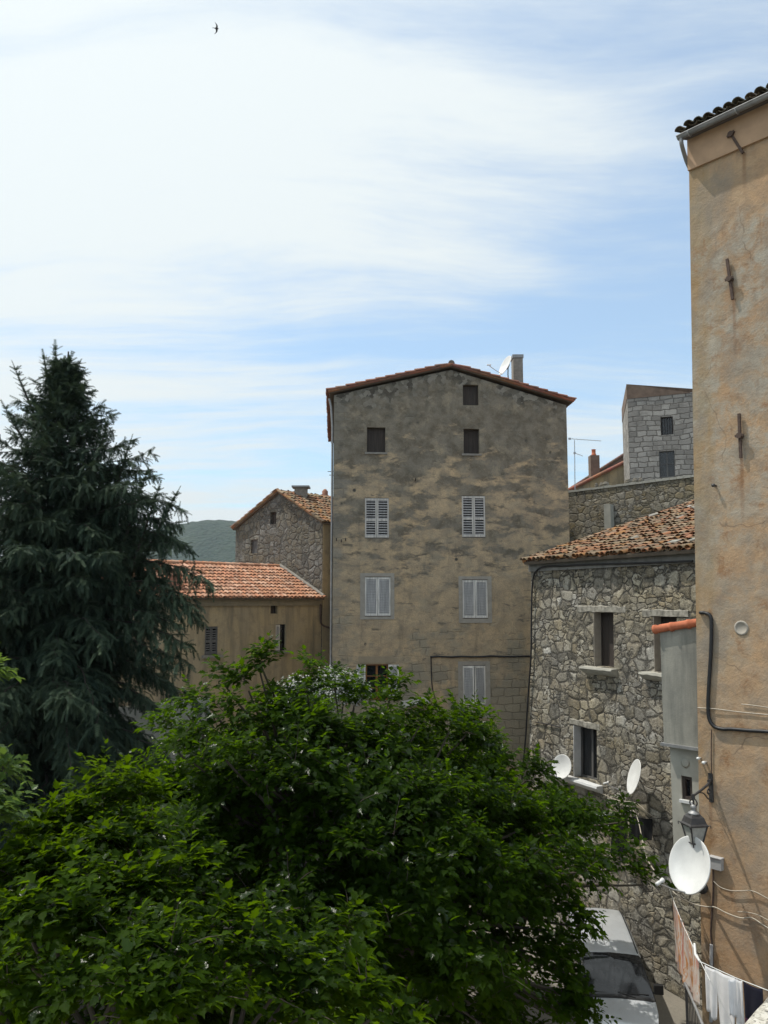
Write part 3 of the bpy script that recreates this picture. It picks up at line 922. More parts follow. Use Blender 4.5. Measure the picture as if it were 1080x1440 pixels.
# ------------------------------------------------------------------ the tall gabled house in the middle
def main_house():
    F = Fac(at(468, 800, 31.4).xy, at(802, 800, 32.0).xy)
    W = F.W
    root = thing('apartment_house', 'tall plastered gable-fronted house with dark stained facade and grey shutters, in the middle', 'house', (F.pt(W/2, 0)))
    rng = random.Random(3)
    gl, ga, gr = F.uz(471, 556), F.uz(634, 520), F.uz(799, 570)
    top = [(0.0, gl[1]), (ga[0], ga[1]), (W, gr[1])]
    H = []
    def hole(*q, d=.3):
        H.append((*F.rect(*q), d))
        return H[-1]
    attic = hole(651, 541, 673, 570)
    t1 = hole(516, 601, 542, 636)
    t2 = hole(652, 603, 674, 638)
    s1 = hole(513, 700, 547, 757)
    s2 = hole(649.5, 697, 682.5, 756)
    s3 = hole(513, 811, 549.5, 867)
    s4 = hole(650.5, 815, 686, 870)
    o1 = hole(514, 934, 546, 985)
    s5 = hole(651, 935.5, 683, 992)
    d1 = hole(640, 1075, 690, 1200)
    back = Vector((-.060, 1, 0)).normalized()
    mb = MB()
    facade(mb, F, 0, W, -.3, top, H, back, 10.0)
    mb.build('wall', M['plaster_main'], root)
    for h in (attic, t1, t2):
        boarded(F, h, root, M['wood_dark'], -.16 if h is not t2 else -.2, 3)
    shuttered(F, s1, root, M['shutter_old'], old=True)
    shuttered(F, s2, root, M['shutter_old'], old=True)
    shuttered(F, s3, root, M['shutter'])
    shuttered(F, s4, root, M['shutter'])
    shuttered(F, s5, root, M['shutter'], ajar=.16)
    fr = glazed(F, o1, root, M['wood_orange'], -.12, 1, 2)
    for side in (0, 1):                         # its shutters stand folded back on the wall
        u = o1[0] - .002 if side == 0 else o1[1] + .002
        m2 = MB()
        leaf_shutter(m2, F.pt(u, 0, .02), -F.t if side == 0 else F.t, F.n, .40 if side else .34, o1[2] + .03, o1[3] - .02, gap_rail=())
        m2.build('shutter', M['shutter'], fr)
    # rendered surrounds
    for h, q in ((s3, (506.5, 806, 554.5, 871)), (s4, (645, 810.5, 691.5, 876)), (s5, (644.5, 930, 689.5, 1010))):
        a, b, c, d = F.rect(*q)
        m3 = MB()
        e = .003
        for r_ in ((a, h[0] - e, c, d), (h[1] + e, b, c, d), (h[0] - e, h[1] + e, h[3] + e, d), (h[0] - e, h[1] + e, c, h[2] - e)):
            if r_[1] > r_[0] and r_[3] > r_[2]:
                fbox(m3, F, *r_, -.05, .018)
        m3.build('window_surround', M['frame_render'], root)
    m3 = MB()                                      # shallow arch cap above the orange window
    a, b, c, d = F.rect(504, 923, 553, 932)
    fbox(m3, F, a, b, c, d, -.05, .02)
    m3.build('lintel', simple('pale_lintel', (.36, .29, .2), .9, .1, 4), root)
    # sills of the small attic openings
    for h in (t1, t2):
        m3 = MB()
        fbox(m3, F, h[0] - .08, h[1] + .08, h[2] - .08, h[2] - .003, -.1, .05)
        m3.build('sill', M['mortar'], root)
    # floor line: a cement bead with the cable that runs on it
    a, b, c, d = F.rect(605, 921.5, 770, 925)
    m3 = MB()
    pts = [F.pt(lerp(a, W - .02, i / 14), (c + d) / 2 + rng.gauss(0, .012), .03) for i in range(15)]
    m3.tube(pts, .035, 6)
    p0 = [F.pt(*F.uz(x, y), .03) for x, y in ((606, 924), (606.5, 945), (608, 968), (613, 988), (620, 1040))]
    m3.tube(bez(p0, 4), .022, 6)
    m3.build('cable', M['black_cable'], root)
    # roof: two slopes of canal tiles running back from the gable
    ov, fo = .28, .16
    for side in (0, 1):
        if side == 0:
            e0u, ez = F.uz(463.5, 552)
        else:
            e0u, ez = F.uz(804, 565)
        ru, rz = F.uz(634, 514.5)
        E = F.pt(e0u, ez, fo)
        Rg = F.pt(ru, rz, fo)
        E2 = E + back * (10.0 + 2 * fo)
        sl = MB()
        up = Rg - E
        slab(sl, E, E2, up, .07, .0)
        tm = MB()
        tiles(tm, E - up.normalized() * .08, E2 - up.normalized() * .08, up * 1.012, MAINR, rng, .24, .40, .105, .7, 5)
        rf = tm.build('roof', M['tile_new'], root)
        sl.build('roof_deck', M['underside'], rf)
        vm = MB()                                  # verge tiles seen end on along the gable
        n = max(1, int(up.length / .40))
        un = up.normalized()
        for i in range(n + 1):
            p = E + un * (i * up.length / n - .05)
            L = up.length / n + .06
            cc = MAINR[rng.randrange(4)]
            cc = tuple(v * rng.uniform(.9, 1.25) for v in cc)
            vm.tube([p + Vector((0, 0, .03)), p + un * min(L, up.length - (i * up.length / n) + .06) + Vector((0, 0, .012))], [.075, .06], 7, cc)
        vm.build('verge_tiles', M['tile_new'], rf)
    rm = MB()
    Rg = F.pt(ru, rz, fo + .03)
    rm.tube([Rg + Vector((0, 0, .06)), Rg + back * 10.4 + Vector((0, 0, .06))], .13, 8, (.2, .15, .12))
    rm.build('ridge', M['tile_grey'], root)
    # chimney behind the right slope
    c0 = at(728, 540, 33.6)
    cm = MB()
    hw = .2
    ztop = at(728, 505, 33.6).z
    zcap = at(728, 500.5, 33.6).z
    cm.abox((c0.x - hw, 33.4, c0.z - .5), (c0.x + hw, 33.95, ztop))
    ch = cm.build('chimney', M['mortar'], root)
    cp = MB()
    cp.abox((c0.x - hw - .03, 33.37, ztop + .002), (c0.x + hw + .03, 33.98, zcap))
    cp.build('chimney_cap', M['zinc'], ch)
    # pale rain pipe down the left corner
    pm = MB()
    a = F.pt(-.05, 0, -.12)
    pm.tube([(a.x, a.y, 0.1), (a.x, a.y, F.uz(468, 600)[1])], .042, 8)
    br = F.uz(463, 556)
    p = F.pt(br[0], br[1] - .1, -.1)
    pm.tube([p, p + F.t * .08 - Vector((0, 0, .35)), (a.x, a.y, F.uz(468, 600)[1])], .042, 8)
    pm.build('drainpipe', M['zinc'], root)
    am = MB()                                      # two short aerial rods past the left corner
    for y in (662, 667):
        u, z = F.uz(468, y)
        am.tube([F.pt(u + .1, z, -.2), F.pt(u - .2 + (y - 662) * .012, z, -.2)], .014, 5)
    am.build('bracket_rod', M['iron'], root)
    # small wall anchors and insulators by the left shutter
    for x, y in ((473, 760), (480, 762), (486, 760), (584, 676)):
        im = MB()
        u, z = F.uz(x, y)
        im.tube([F.pt(u, z, 0), F.pt(u, z, .09), F.pt(u, z + .09, .1)], .022, 5)
        im.build('wall_hook', M['iron'], root)
    # sheet lean-to at first-floor level
    u, z = F.uz(582, 984)
    lm = MB()
    A = F.pt(u - .5, z - .1, .02)
    lm.box(A, F.t * 1.05 + Vector((0, 0, .18)), F.n * .7 - Vector((0, 0, .12)), Vector((0, 0, .05)))
    lm.build('canopy', M['cement_pale'], root)
    return F, root
F_MAIN, MAIN = main_house()

# ------------------------------------------------------------------ the rubble stone house, right of centre
def stone_house():
    A, B = at(746, 850, 28.9), Vector((8.42, 21.85, 0))
    F = Fac(A.xy, B.xy, lean=.047, zl=10.2, W=8.0)
    root = thing('stone_house', 'granite rubble stone house with deep windows and a lichened tile roof, right of centre', 'house', F.pt(4, 0))
    rng = random.Random(9)
    U1 = 9.4
    ez = F.uz(800, 784)[1] - .06
    OV = .30
    top = [(0, ez), (U1, ez)]
    w1 = (*F.rect(835.5, 861, 863.5, 938), .42)
    w2 = (*F.rect(919.5, 867, 953, 946), .42)
    w3 = (*F.rect(811, 1024, 843, 1098), .42)
    mb = MB()
    facade(mb, F, 0, U1, -.3, top, [w1, w2, w3], None, 8.2)
    mb.build('wall', M['rubble_pale'], root)
    for w in (w1, w2):
        boarded(F, w, root, M['wood_dark'], -.32, 3)
    glazed(F, w3, root, M['wood_grey'], -.3, 1, 0)
    # pale jamb lining of the lower window
    jm = MB()
    fbox(jm, F, w3[0] + .004, w3[0] + .022, w3[2] + .002, w3[3] - .002, -.27, .012)
    jm.build('window_jamb', M['white_paint'], root)
    for w in (w1, w2):
        jm = MB()
        fbox(jm, F, w[0] + .004, w[0] + .02, w[2] + .004, w[3] - .002, -.28, -.004)
        jm.build('window_jamb', M['frame_render'], root)
    # stone sills and lintels
    for w, q in ((w1, (825.5, 940, 870, 948)), (w2, (908, 944.5, 960, 953)), (w3, (800, 1099, 852, 1107))):
        a, b, c, d = F.rect(*q)
        sm = MB()
        P = lambda u, o, z: F.pt(u, z, o)
        zt = w[2] - .003
        pr = [(-.38, zt - .01), (.0, zt - .012), (.24, zt - .02), (.26, zt - .08), (.12, zt - .2), (0.004, zt - .26)]
        rows = [[F.pt(u, z_ + rng.gauss(0, .006), o_) for u in [lerp(a, b, i / 8) for i in range(9)]] for o_, z_ in pr]
        sm.grid(rows[::-1], smooth=False)
        for s_, u in ((0, a), (1, b)):
            pts = [F.pt(u, z_, o_) for o_, z_ in pr[1:]]
            sm.poly(pts if s_ else pts[::-1])
        sm.build('sill', M['cement_pale'] if w is not w3 else M['white_paint'], root)
    for w, q in ((w1, (812, 848, 880, 860)), (w2, (903, 852, 968, 866)), (w3, (805, 1013, 846, 1023))):
        a, b, c, d = F.rect(*q)
        lm = MB()
        n = 8
        rows = []
        for zz, oo in ((w[3] + .003, .0), (w[3] + .012, .014), (w[3] + .17, .018), (w[3] + .22, -.02)):
            rows.append([F.pt(lerp(a, b, i / n), zz + rng.gauss(0, .012), oo + rng.gauss(0, .006)) for i in range(n + 1)])
        lm.grid(rows, uvs=[[(p.dot(F.t), p.z) for p in r_] for r_ in rows], smooth=False)
        lm.build('lintel', M['lintel_stone'], root)
    # cornice board, eave
    cm = MB()
    fbox(cm, F, -.05, U1, ez - .34, ez - .05, -.1, .07)
    cm.build('cornice', simple('dark_mortar_cornice', (.20, .195, .18), .95, .3, 3), root)
    pitch = R(17.0)
    up = (-F.n * math.cos(pitch) + Vector((0, 0, math.sin(pitch)))) * 8.9
    E0, E1 = F.pt(.0, ez - .03, OV), F.pt(U1, ez - .03, OV)
    E0.x += .0
    dm = MB()
    slab(dm, E0 + Vector((0, 0, .03)), E1 + Vector((0, 0, .03)), up, .1)
    tm = MB()
    tiles(tm, E0 + Vector((0, 0, .02)), E1 + Vector((0, 0, .02)), up, OLD, rng, .235, .40, .118, 2.3, 6)
    # a few loose slates and slipped tiles near the eave
    for _ in range(60):
        x, y = rng.uniform(.2, U1 - .3), rng.uniform(.1, 7.8)
        c = rng.choice(OLD + [(.40, .38, .34), (.30, .28, .24)])
        p = E0 + F.t * x + up.normalized() * y + Vector((0, 0, .15))
        d = (up.normalized() + F.t * rng.uniform(-.5, .5)).normalized()
        s_ = d.cross(Vector((0, 0, 1))).normalized()
        rows = [[p + d * q + s_ * math.cos(math.pi * k / 5) * .1 + Vector((0, 0, math.sin(math.pi * k / 5) * .07)) for k in range(6)] for q in (0, rng.uniform(.25, .42))]
        tm.grid(rows, col=c)
    rf = tm.build('roof', M['tile_old'], root)
    dm.build('roof_deck', M['underside'], rf)
    vm = MB()                                       # mortared verge on the left
    for i in range(24):
        p = E0 + up * (i / 24) + Vector((0, 0, .06))
        vm.tube([p, p + up / 24 * 1.25], [.11, .09], 7, OLD[rng.randrange(len(OLD))])
    vm.build('verge_tiles', M['tile_old'], rf)
    sm = MB()
    for x, y, w_, h_ in ((958, 760, .55, .3), (930, 768, .35, .25), (972, 756, .4, .3)):
        u = F.uz(x, 768)[0]
        p = E0 + F.t * u + up.normalized() * .45 + Vector((0, 0, .16))
        sm.box(p, F.t * w_ + Vector((0, 0, rng.uniform(-.03, .05))), up.normalized() * h_, Vector((0, 0, .03)))
    sm.build('slate', M['cement'], rf)
    # black cable: under the eave, then down the left corner
    km = MB()
    P = lambda x, y, o=.09: F.pt(*F.uz(x, y), o)
    km.tube(bez([P(978, 789, .1), P(900, 792, .1), P(830, 794, .1), P(795, 796, .1), P(768, 797), P(756, 803), P(751, 818), P(750.5, 860), P(751.5, 920), P(749, 980), P(747, 1040), P(744, 1090), P(742, 1150)], 5), .032, 6)
    km.build('cable', M['black_cable'], root)
    km = MB()
    km.tube(bez([P(758, 1016, .04), P(775, 1019, .05), P(792, 1023, .04)], 4), .02, 5)
    km.build('loose_wire', M['iron'], root)
    km = MB()
    km.tube(bez([P(800, 800, .08), P(788, 812, .06), P(790, 826, .05)], 4), .015, 5)
    km.build('loose_wire', M['iron'], root)
    return F, root
F_ST, STONE = stone_house()

# ------------------------------------------------------------------ ochre building on the right edge
CORN = at(981, 1000, 14.0)
def ochre_building():
    t = Vector((.647, -.763, 0)).normalized()
    P0 = Vector((CORN.x, CORN.y, 0))
    F = Fac(P0.xy, (P0 + t * 7).xy, lean=.027, zl=8.7, W=8.0)
    root = thing('ochre_building', 'tall ochre plastered building cut off by the right edge, with iron wall ties', 'building', F.pt(3, 0))
    rng = random.Random(17)
    ez = F.uz(972, 196)[1]
    for x_, y_, l_ in ((1019, 425, 1.3), (1015, 398, 1.0), (1035.5, 645, 1.5), (1029, 224, .9), (1003, 1128, .8)):
        uu, zz_ = F.uz(x_, y_)
        RUNS.append((uu, zz_, l_, .05))
    M['plaster_ochre'] = material('ochre_plaster', plaster_ochre)
    U1 = 7.0
    mb = MB()
    facade(mb, F, 0, U1, -.3, [(0, ez), (U1, ez)], [], None, 5.0)
    mb.build('wall', M['plaster_ochre'], root)
    # cornice under the eave (proud) and the repaired smooth coat below it
    cm = MB()
    fbox(cm, F, -.0, U1, F.uz(972, 240)[1], ez - .01, -.2, .05)
    cm.build('cornice', M['plaster_smooth'], root)
    pitch = R(19)
    up = (-F.n * math.cos(pitch) + Vector((0, 0, math.sin(pitch)))) * 5.8
    E0, E1 = F.pt(-.04, ez + .05, .20), F.pt(U1, ez + .05, .20)
    # the lean of the wall moves the corner, follow it
    dm = MB()
    slab(dm, E0, E1, up, .09)
    tm = MB()
    tiles(tm, E0 + Vector((0, 0, .02)), E1 + Vector((0, 0, .02)), up, GREYT, rng, .18, .36, .082, 1.6, 6)
    rf = tm.build('roof', M['tile_grey'], root)
    dm.build('roof_deck', M['underside'], rf)
    # half-round gutter with brackets and a swan-neck outlet at the corner
    gm = MB()
    g0, g1 = F.pt(-.06, ez - .01, .25), F.pt(U1, ez + .02, .25)
    rows = []
    for k in range(9):
        a = math.pi * k / 8
        off = F.n * (math.cos(a) * .058) + Vector((0, 0, -math.sin(a) * .058))
        rows.append([g0 + off, g1 + off])
    gm.grid(rows)
    gm.tube([g0 + F.n * .058, g1 + F.n * .058], .014, 6)
    gm.poly([r_[0] for r_ in rows])
    gut = gm.build('gutter', M['zinc'], root, solid=.006)
    for i in range(8):
        bm = MB()
        p = g0 + (g1 - g0) * ((i + .25) / 8)
        pts = [p + F.n * (math.cos(a) * .068) + Vector((0, 0, -math.sin(a) * .068)) for a in [math.pi * k / 6 for k in range(7)]]
        bm.tube(pts, .013, 5)
        bm.build('gutter_bracket', M['metal_grey'], gut)
    pm = MB()
    c = F.pt(-.045, ez - .42, -.06)
    pm.tube(bez([g0 + F.t * .06 - Vector((0, 0, .05)), g0 + F.t * .06 - Vector((0, 0, .15)), F.pt(-.04, ez - .30, .06), c, c - F.n * .3 - Vector((0, 0, .25))], 6), .036, 10)
    c2 = c - F.n * .3 - Vector((0, 0, .25))
    d2 = F.pt(-.03, 3.0, -.6)
    pm.tube([c2, (F.pt(-.02, 12, -.45)), d2], .036, 10)
    pm.build('downpipe', M['zinc'], root)
    # wall ties
    for (x0, y0), (x1, y1), top in (((1012, 199), (1029, 224), True), ((1009.5, 370), (1019, 426), False), ((1031.5, 584), (1035.5, 646), False)):
        am = MB()
        a, b = F.pt(*F.uz(x0, y0), .05), F.pt(*F.uz(x1, y1), .05)
        d = (b - a)
        s_ = d.normalized().cross(F.n).normalized()
        am.box(a - s_ * .022 - F.n * .02, s_ * .044, d, F.n * .035)
        m = a if top else (a + b) / 2
        am.tube([m - F.n * .05, m + F.n * .05], .05, 8)
        am.box(m - s_ * .07 + F.n * .01 - d.normalized() * .02, s_ * .14, d.normalized() * .04, F.n * .03)
        am.build('wall_tie', M['rust_iron'], root)
    # cables on the wall
    P = lambda x, y, o=.035: F.pt(*F.uz(x, y), o)
    km = MB()
    km.tube(bez([P(982, 862, -.2), P(983, 861.5, .03), P(990, 862), P(997, 866), P(999, 880), P(999, 920), P(997.5, 960), P(997, 990), P(999, 1010), P(1006, 1021), P(1018, 1025), P(1030, 1025), P(1055, 1027), P(1085, 1029), P(1130, 1036)], 5), .03, 7)
    km.build('thick_cable', M['black_cable'], root)
    km = MB()
    km.tube(bez([P(982, 995, .02), P(1010, 997, .03), P(1040, 1001, .02), P(1082, 1005, .02), P(1120, 1009, .02)], 4), .008, 5)
    km.tube(bez([P(1043, 990, .02), P(1062, 992, .02), P(1085, 995.5, .02)], 3), .007, 5)
    km.build('thin_wire', M['pale_cable'], root)
    km = MB()
    km.tube(bez([P(1002, 1026, .02), P(1002.5, 1060, .02), P(1003.5, 1088, .02)], 4), .009, 5)
    km.build('drop_wire', M['rust_iron'], root)
    km = MB()
    km.tube(bez([P(1009, 1222, .02), P(1010, 1260, .02), P(1008, 1310, .02), P(1010, 1330, .02), P(1012, 1360, .02)], 4), .016, 5)
    km.build('drop_wire', M['rust_iron'], root)
    km = MB()
    km.tube([P(1010, 1330), P(1011, 1375), P(1012, 1440)], .028, 7)
    km.build('conduit', M['plastic_grey'], root)
    # meter box, little insulators, round plug, wall ring
    bm = MB()
    u0, u1, z0, z1 = F.rect(1006, 1207, 1023, 1223)
    fbox(bm, F, u0, u1, z0, z1, .0, .09)
    fbox(bm, F, u0 - .01, u1 + .01, z1 + .001, z1 + .02, 0, .11)
    bm.build('meter_box', M['plastic_grey'], root, bevel=.006)
    for x, y, r_ in ((987, 1066, .024), (995, 1072, .028), (999, 684, .03)):
        im = MB()
        p = P(x, y, 0)
        im.lathe([(.002, .0), (r_ * .6, .0), (r_ * .6, .05), (r_, .06), (r_, .1), (.002, .11)], p, F.n, 8)
        im.build('insulator', M['plastic_white'] if y > 1000 else M['iron'], root)
    im = MB()
    im.lathe([(.12, .0), (.12, .012), (.09, .018), (.085, .008), (.002, .008)], P(1040, 883, 0), F.n, 16)
    im.build('plug', M['frame_render'], root)
    im = MB()
    im.lathe([(.002, 0), (.10, .0), (.105, .03), (.06, .05), (.03, .1), (.002, .1)], P(994, 1249, 0), F.n, 14)
    im.build('wall_flange', M['iron'], root)
    return F, root
F_OC, OCHRE = ochre_building()

def annex():
    F = F_OC
    out, bk = -F.t, -F.n
    A0 = Vector((CORN.x, CORN.y, 0)) + bk * .30
    u = 0
    # find how far it sticks out so that its edge stands where the photo shows it
    best = min((abs(540 + FPX * (A0 + out * s).x / (A0 + out * s).y - 924), s) for s in [i * .01 for i in range(20, 160)])[1]
    P0 = A0 + out * best
    G = Fac(P0.xy, A0.xy)
    root = thing('annex', 'narrow grey cement annex with red verge tiles hung on the ochre building', 'annex', (P0.x, P0.y, G.uz(960, 1250)[1]))
    zc = G.uz(955, 1049)[1]
    zb = G.uz(955, 1252)[1]
    zl, zr = G.uz(931, 888)[1], G.uz(980, 876)[1]
    W = G.W + .05
    mb = MB()
    facade(mb, G, 0, W, zc, [(0, zl), (W, zr)], [], None, 1.3)
    mb.poly([G.pt(0, zc), G.pt(0, zc, -1.3), G.pt(W, zc, -1.3), G.pt(W, zc)])
    mb.build('upper_wall', M['cement'], root)
    w = (*G.rect(958.5, 1092, 973.5, 1125), .14)
    mb = MB()
    s_ = .06
    FG = Fac(G.pt(s_, 0, -.09).xy, G.pt(W, 0, -.09).xy)
    w = (*FG.rect(958.5, 1092, 973.5, 1125), .14)
    facade(mb, FG, 0, W - s_, zb, [(0, zc - .002), (W - s_, zc - .002)], [w], None, 1.15)
    mb.poly([FG.pt(0, zb), FG.pt(0, zb, -1.15), FG.pt(W, zb, -1.15), FG.pt(W, zb)])
    mb.build('lower_wall', M['cement_pale'], root)
    fr = glazed(FG, w, root, M['wood_dark'], -.05, 0, 0)
    cm = MB()
    u0, u1, z0, z1 = w[:4]
    cm.poly([FG.pt(u0 + .055, z1 - .055, -.045 + -.03), FG.pt(u0 + .055, z0 + .09, -.075), FG.pt(lerp(u0, u1, .42), z0 + .07, -.075), FG.pt(u1 - .06, z1 - .14, -.075), FG.pt(u1 - .06, z1 - .055, -.075)])
    sm = MB()
    fbox(sm, FG, u0 - .03, u1 + .02, z0 - .05, z0 - .003, -.02, .05)
    sm.build('sill', M['white_paint'], root)
    vm = MB()
    vm.lathe([(.002, 0), (.075, 0), (.08, .015), (.05, .025), (.002, .02)], FG.pt(*FG.uz(964, 1073), 0), G.n, 14)
    vm.build('vent_cap', M['cement_pale'], root)
    lm = MB()
    lm.box(G.pt(-.04, zc - .03, -.2), G.t * (W + .03), G.n * .26, Vector((0, 0, .05)))
    lm.build('ledge', M['zinc'], root)
    tm = MB()
    a, b = G.pt(-.1, zl + .03, .02), G.pt(W, zr + .03, .02)
    d = b - a
    for i in range(3):
        p = a + d * (i / 3)
        tm.tube([p, p + d * .045, p + d * .05, p + d * .36], [.085, .085, .07, .066], 10, (.50, .155, .08))
    for k in range(1, 7):
        p = a + bk * (.2 * k)
        tm.tube([p, p + d], [.09, .085], 8, (.45, .15, .08))
    tm.build('roof', M['clay_red'], root)
    return root
ANNEX = annex()

# ------------------------------------------------------------------ houses on the left
def left_houses():
    rng = random.Random(21)
    # gable house: its gable wall runs away to the left, side wall away to the right
    near = at(453, 800, 40.0)
    g = Vector((-1, 1, 0)).normalized()
    q = lambda px: (lambda tt: near + g * tt)(next(t_ for t_ in [i * .01 for i in range(2000)] if 540 + FPX * (near.x + g.x * t_) / (near.y + g.y * t_) <= px))
    far = q(331)
    F = Fac(far.xy, near.xy)
    W = F.W
    root = thing('gable_house', 'grey rubble gable house with mossy tile roof behind the long low house', 'house', F.pt(W/2, 0))
    zl, za, zr = F.uz(333, 741)[1], F.uz(393, 693)[1], F.uz(451, 733)[1]
    ua = F.uz(393, 693)[0]
    h1 = (*F.rect(380, 720, 388.5, 737), .25)
    h2 = (*F.rect(353, 759, 362, 778), .25)
    mb = MB()
    facade(mb, F, 0, W, -.3, [(0, zl), (ua, za), (W, zr)], [h1, h2], None, 9.0)
    mb.build('wall', M['rubble_gable'], root)
    sw = MB()
    sw.box(F.pt(W, 0, -.02) + F.t * .004, F.n * -8.9, F.t * .03, Vector((0, 0, zr - .12)))
    sw.build('side_wall', M['plaster_left'], root)
    boarded(F, h1, root, M['wood_dark'], -.15, 2)
    boarded(F, h2, root, M['wood_grey'], -.1, 3)
    for side in (0, 1):
        E = F.pt(-.15, zl - .1, .14) if side == 0 else F.pt(W + .2, zr - .10, .14)
        Rg = F.pt(ua, za + .09, .14)
        up = Rg - E
        E2 = E - F.n * 9.3
        tm, dm = MB(), MB()
        slab(dm, E, E2, up, .08)
        tiles(tm, E + Vector((0, 0, .02)), E2 + Vector((0, 0, .02)), up, OLD if side else MAINR, rng, .24, .36, .11, 1.4, 5)
        un = up.normalized()
        for i in range(14):
            p = E + up * (i / 14)
            tm.tube([p + Vector((0, 0, .06)), p + up / 14 * 1.2 + Vector((0, 0, .05))], [.09, .075], 6, rng.choice(OLD))
        rf = tm.build('roof', M['tile_old'], root)
        dm.build('roof_deck', M['underside'], rf)
    cm = MB()
    c = F.pt(F.uz(404, 690)[0] - .1, 0, -1.0)
    zc0, zc1 = za - .4, CZ + (845 - 686) / FPX * (c.y)
    cm.abox((c.x - .32, c.y - .3, zc0), (c.x + .32, c.y + .3, zc1))
    ch = cm.build('chimney', M['mortar'], root)
    cp = MB()
    cp.abox((c.x - .46, c.y - .42, zc1 + .002), (c.x + .46, c.y + .42, zc1 + .09))
    cp.build('chimney_cap', M['zinc'], ch)
    cm = MB()
    c = at(457, 700, 45.5)
    zt = at(457, 688, 45.5).z
    cm.abox((c.x - .22, 45.2, c.z - .6), (c.x + .22, 45.8, c.z + .05))
    cm.lathe([(.24, 0), (.16, .15), (.17, .3), (.08, .42), (.01, .46)], (c.x, 45.5, c.z + .05), (0, 0, 1), 8)
    cm.build('chimney', M['brick_red'], root)
    # mortar fillet where the low roof meets this gable is on the low house
    # long low house in front, at right angles, abutting the gable wall
    d = Vector((-F.n.x, -F.n.y, 0))        # not used: keep the axes explicit
    Gt = -F.n                              # along the low house, towards its right end (into the gable wall)
    eave_end = near + F.n * .03
    L = 12.5
    P0 = eave_end + F.n * L
    G = Fac(P0.xy, eave_end.xy)
    root2 = thing('long_low_house', 'long low plastered house with a bright orange tile roof behind the cedar', 'house', G.pt(L/2, 0))
    ez = G.uz(400, 842)[1]
    holes = [(*G.rect(380.5, 848, 390, 863), .25), (*G.rect(387.5, 878, 401.5, 915), .22), (*G.rect(288, 881, 306, 921), .22)]
    mb = MB()
    facade(mb, G, 0, L, -.3, [(0, ez), (L, ez)], holes, None, 6.6)
    mb.build('wall', M['plaster_left'], root2)
    boarded(G, holes[0], root2, M['wood_dark'], -.15, 2)
    # casement with one shutter left, panes showing
    fr = glazed(G, holes[1], root2, M['shutter_old'], -.10, 1, 3)
    sm = MB()
    u0, u1, z0, z1 = holes[1][:4]
    leaf_shutter(sm, G.pt(u0 + .01, 0, -.06), G.t, G.n, (u1 - u0) * .45, z0 + .02, z1 - .02, gap_rail=(.4,))
    sm.build('shutter', M['shutter_old'], fr)
    shuttered(G, holes[2], root2, M['wood_grey'], old=True)
    for h in holes[1:]:
        s2 = MB()
        fbox(s2, G, h[0] - .14, h[1] + .2, h[2] - .12, h[2] - .003, -.1, .18)
        s2.build('sill', M['mortar'], root2)
    cm = MB()
    fbox(cm, G, 0, L - .02, ez - .32, ez - .02, -.1, .1)
    cm.build('cornice', simple('mortar_cornice', (.24, .2, .135), .95, .2, 4), root2)
    run = 3.25
    rise = 1.62
    up = -G.n * run + Vector((0, 0, rise))
    E0, E1 = G.pt(-.2, ez, .26), G.pt(L - .03, ez, .26)
    up1 = up + (-G.n * .26)
    tm, dm = MB(), MB()
    slab(dm, E0 + Vector((0, 0, .02)), E1 + Vector((0, 0, .02)), up1, .08)
    tiles(tm, E0 + Vector((0, 0, .01)), E1 + Vector((0, 0, .01)), up1, NEW, rng, .23, .36, .112, .8, 6)
    rf = tm.build('roof', M['tile_new'], root2)
    dm.build('roof_deck', M['underside'], rf)
    tb, db = MB(), MB()
    B0 = E0 + up1 * 2 - Vector((0, 0, rise * 2))
    upb = up1.copy()
    upb = Vector((-up1.x, -up1.y, up1.z))
    slab(db, B0, B0 + (E1 - E0), upb, .08)
    tiles(tb, B0, B0 + (E1 - E0), upb, NEW, rng, .23, .36, .112, .8, 5)
    rb = tb.build('roof', M['tile_new'], root2)
    db.build('roof_deck', M['underside'], rb)
    rm = MB()
    r0, r1 = E0 + up1, E1 + up1
    n = 30
    for i in range(n):
        p, q2 = r0 + (r1 - r0) * (i / n), r0 + (r1 - r0) * ((i + 1.12) / n)
        rm.tube([p + Vector((0, 0, .05)), q2 + Vector((0, 0, .04))], [.12, .105], 8, rng.choice(NEW))
    rm.build('ridge', M['tile_new'], root2)
    fm = MB()
    a, b = E1 + up1 * .02, E1 + up1
    fm.tube([a + Vector((0, 0, .10)) , (a + b) / 2 + Vector((0, 0, .11)), b + Vector((0, 0, .10))], .10, 6)
    fm.build('flashing', M['mortar'], root2)
    um = MB()
    c = G.uz(258, 820)
    base = G.pt(c[0], 0, .26) - G.n * .9
    zc = ez + .9 * rise / run - .1
    um.box((base.x - .22, base.y - .22, zc), (.44, 0, 0), (0, .44, 0), (0, 0, .62))
    um.lathe([(.3, .62), (.3, .68), (.14, .74), (.15, .88), (.05, 1.0)], (base.x, base.y, zc), (0, 0, 1), 8)
    um.build('chimney', M['brick_red'], root2)
    pm = MB()
    e = G.pt(L - .15, ez - .25, .12)
    pm.tube(bez([e, e - Vector((0, 0, .7)), e + G.t * .12 + Vector((0, 0, -1.0)) , e + G.t * .5 + G.n * .2 + Vector((0, 0, -1.15)), e + G.t * 1.0 + G.n * .5 + Vector((0, 0, -1.15))], 5), .045, 7)
    pm.build('downpipe', M['rust_iron'], root2)
    return F, G
F_GB, F_LOW = left_houses()

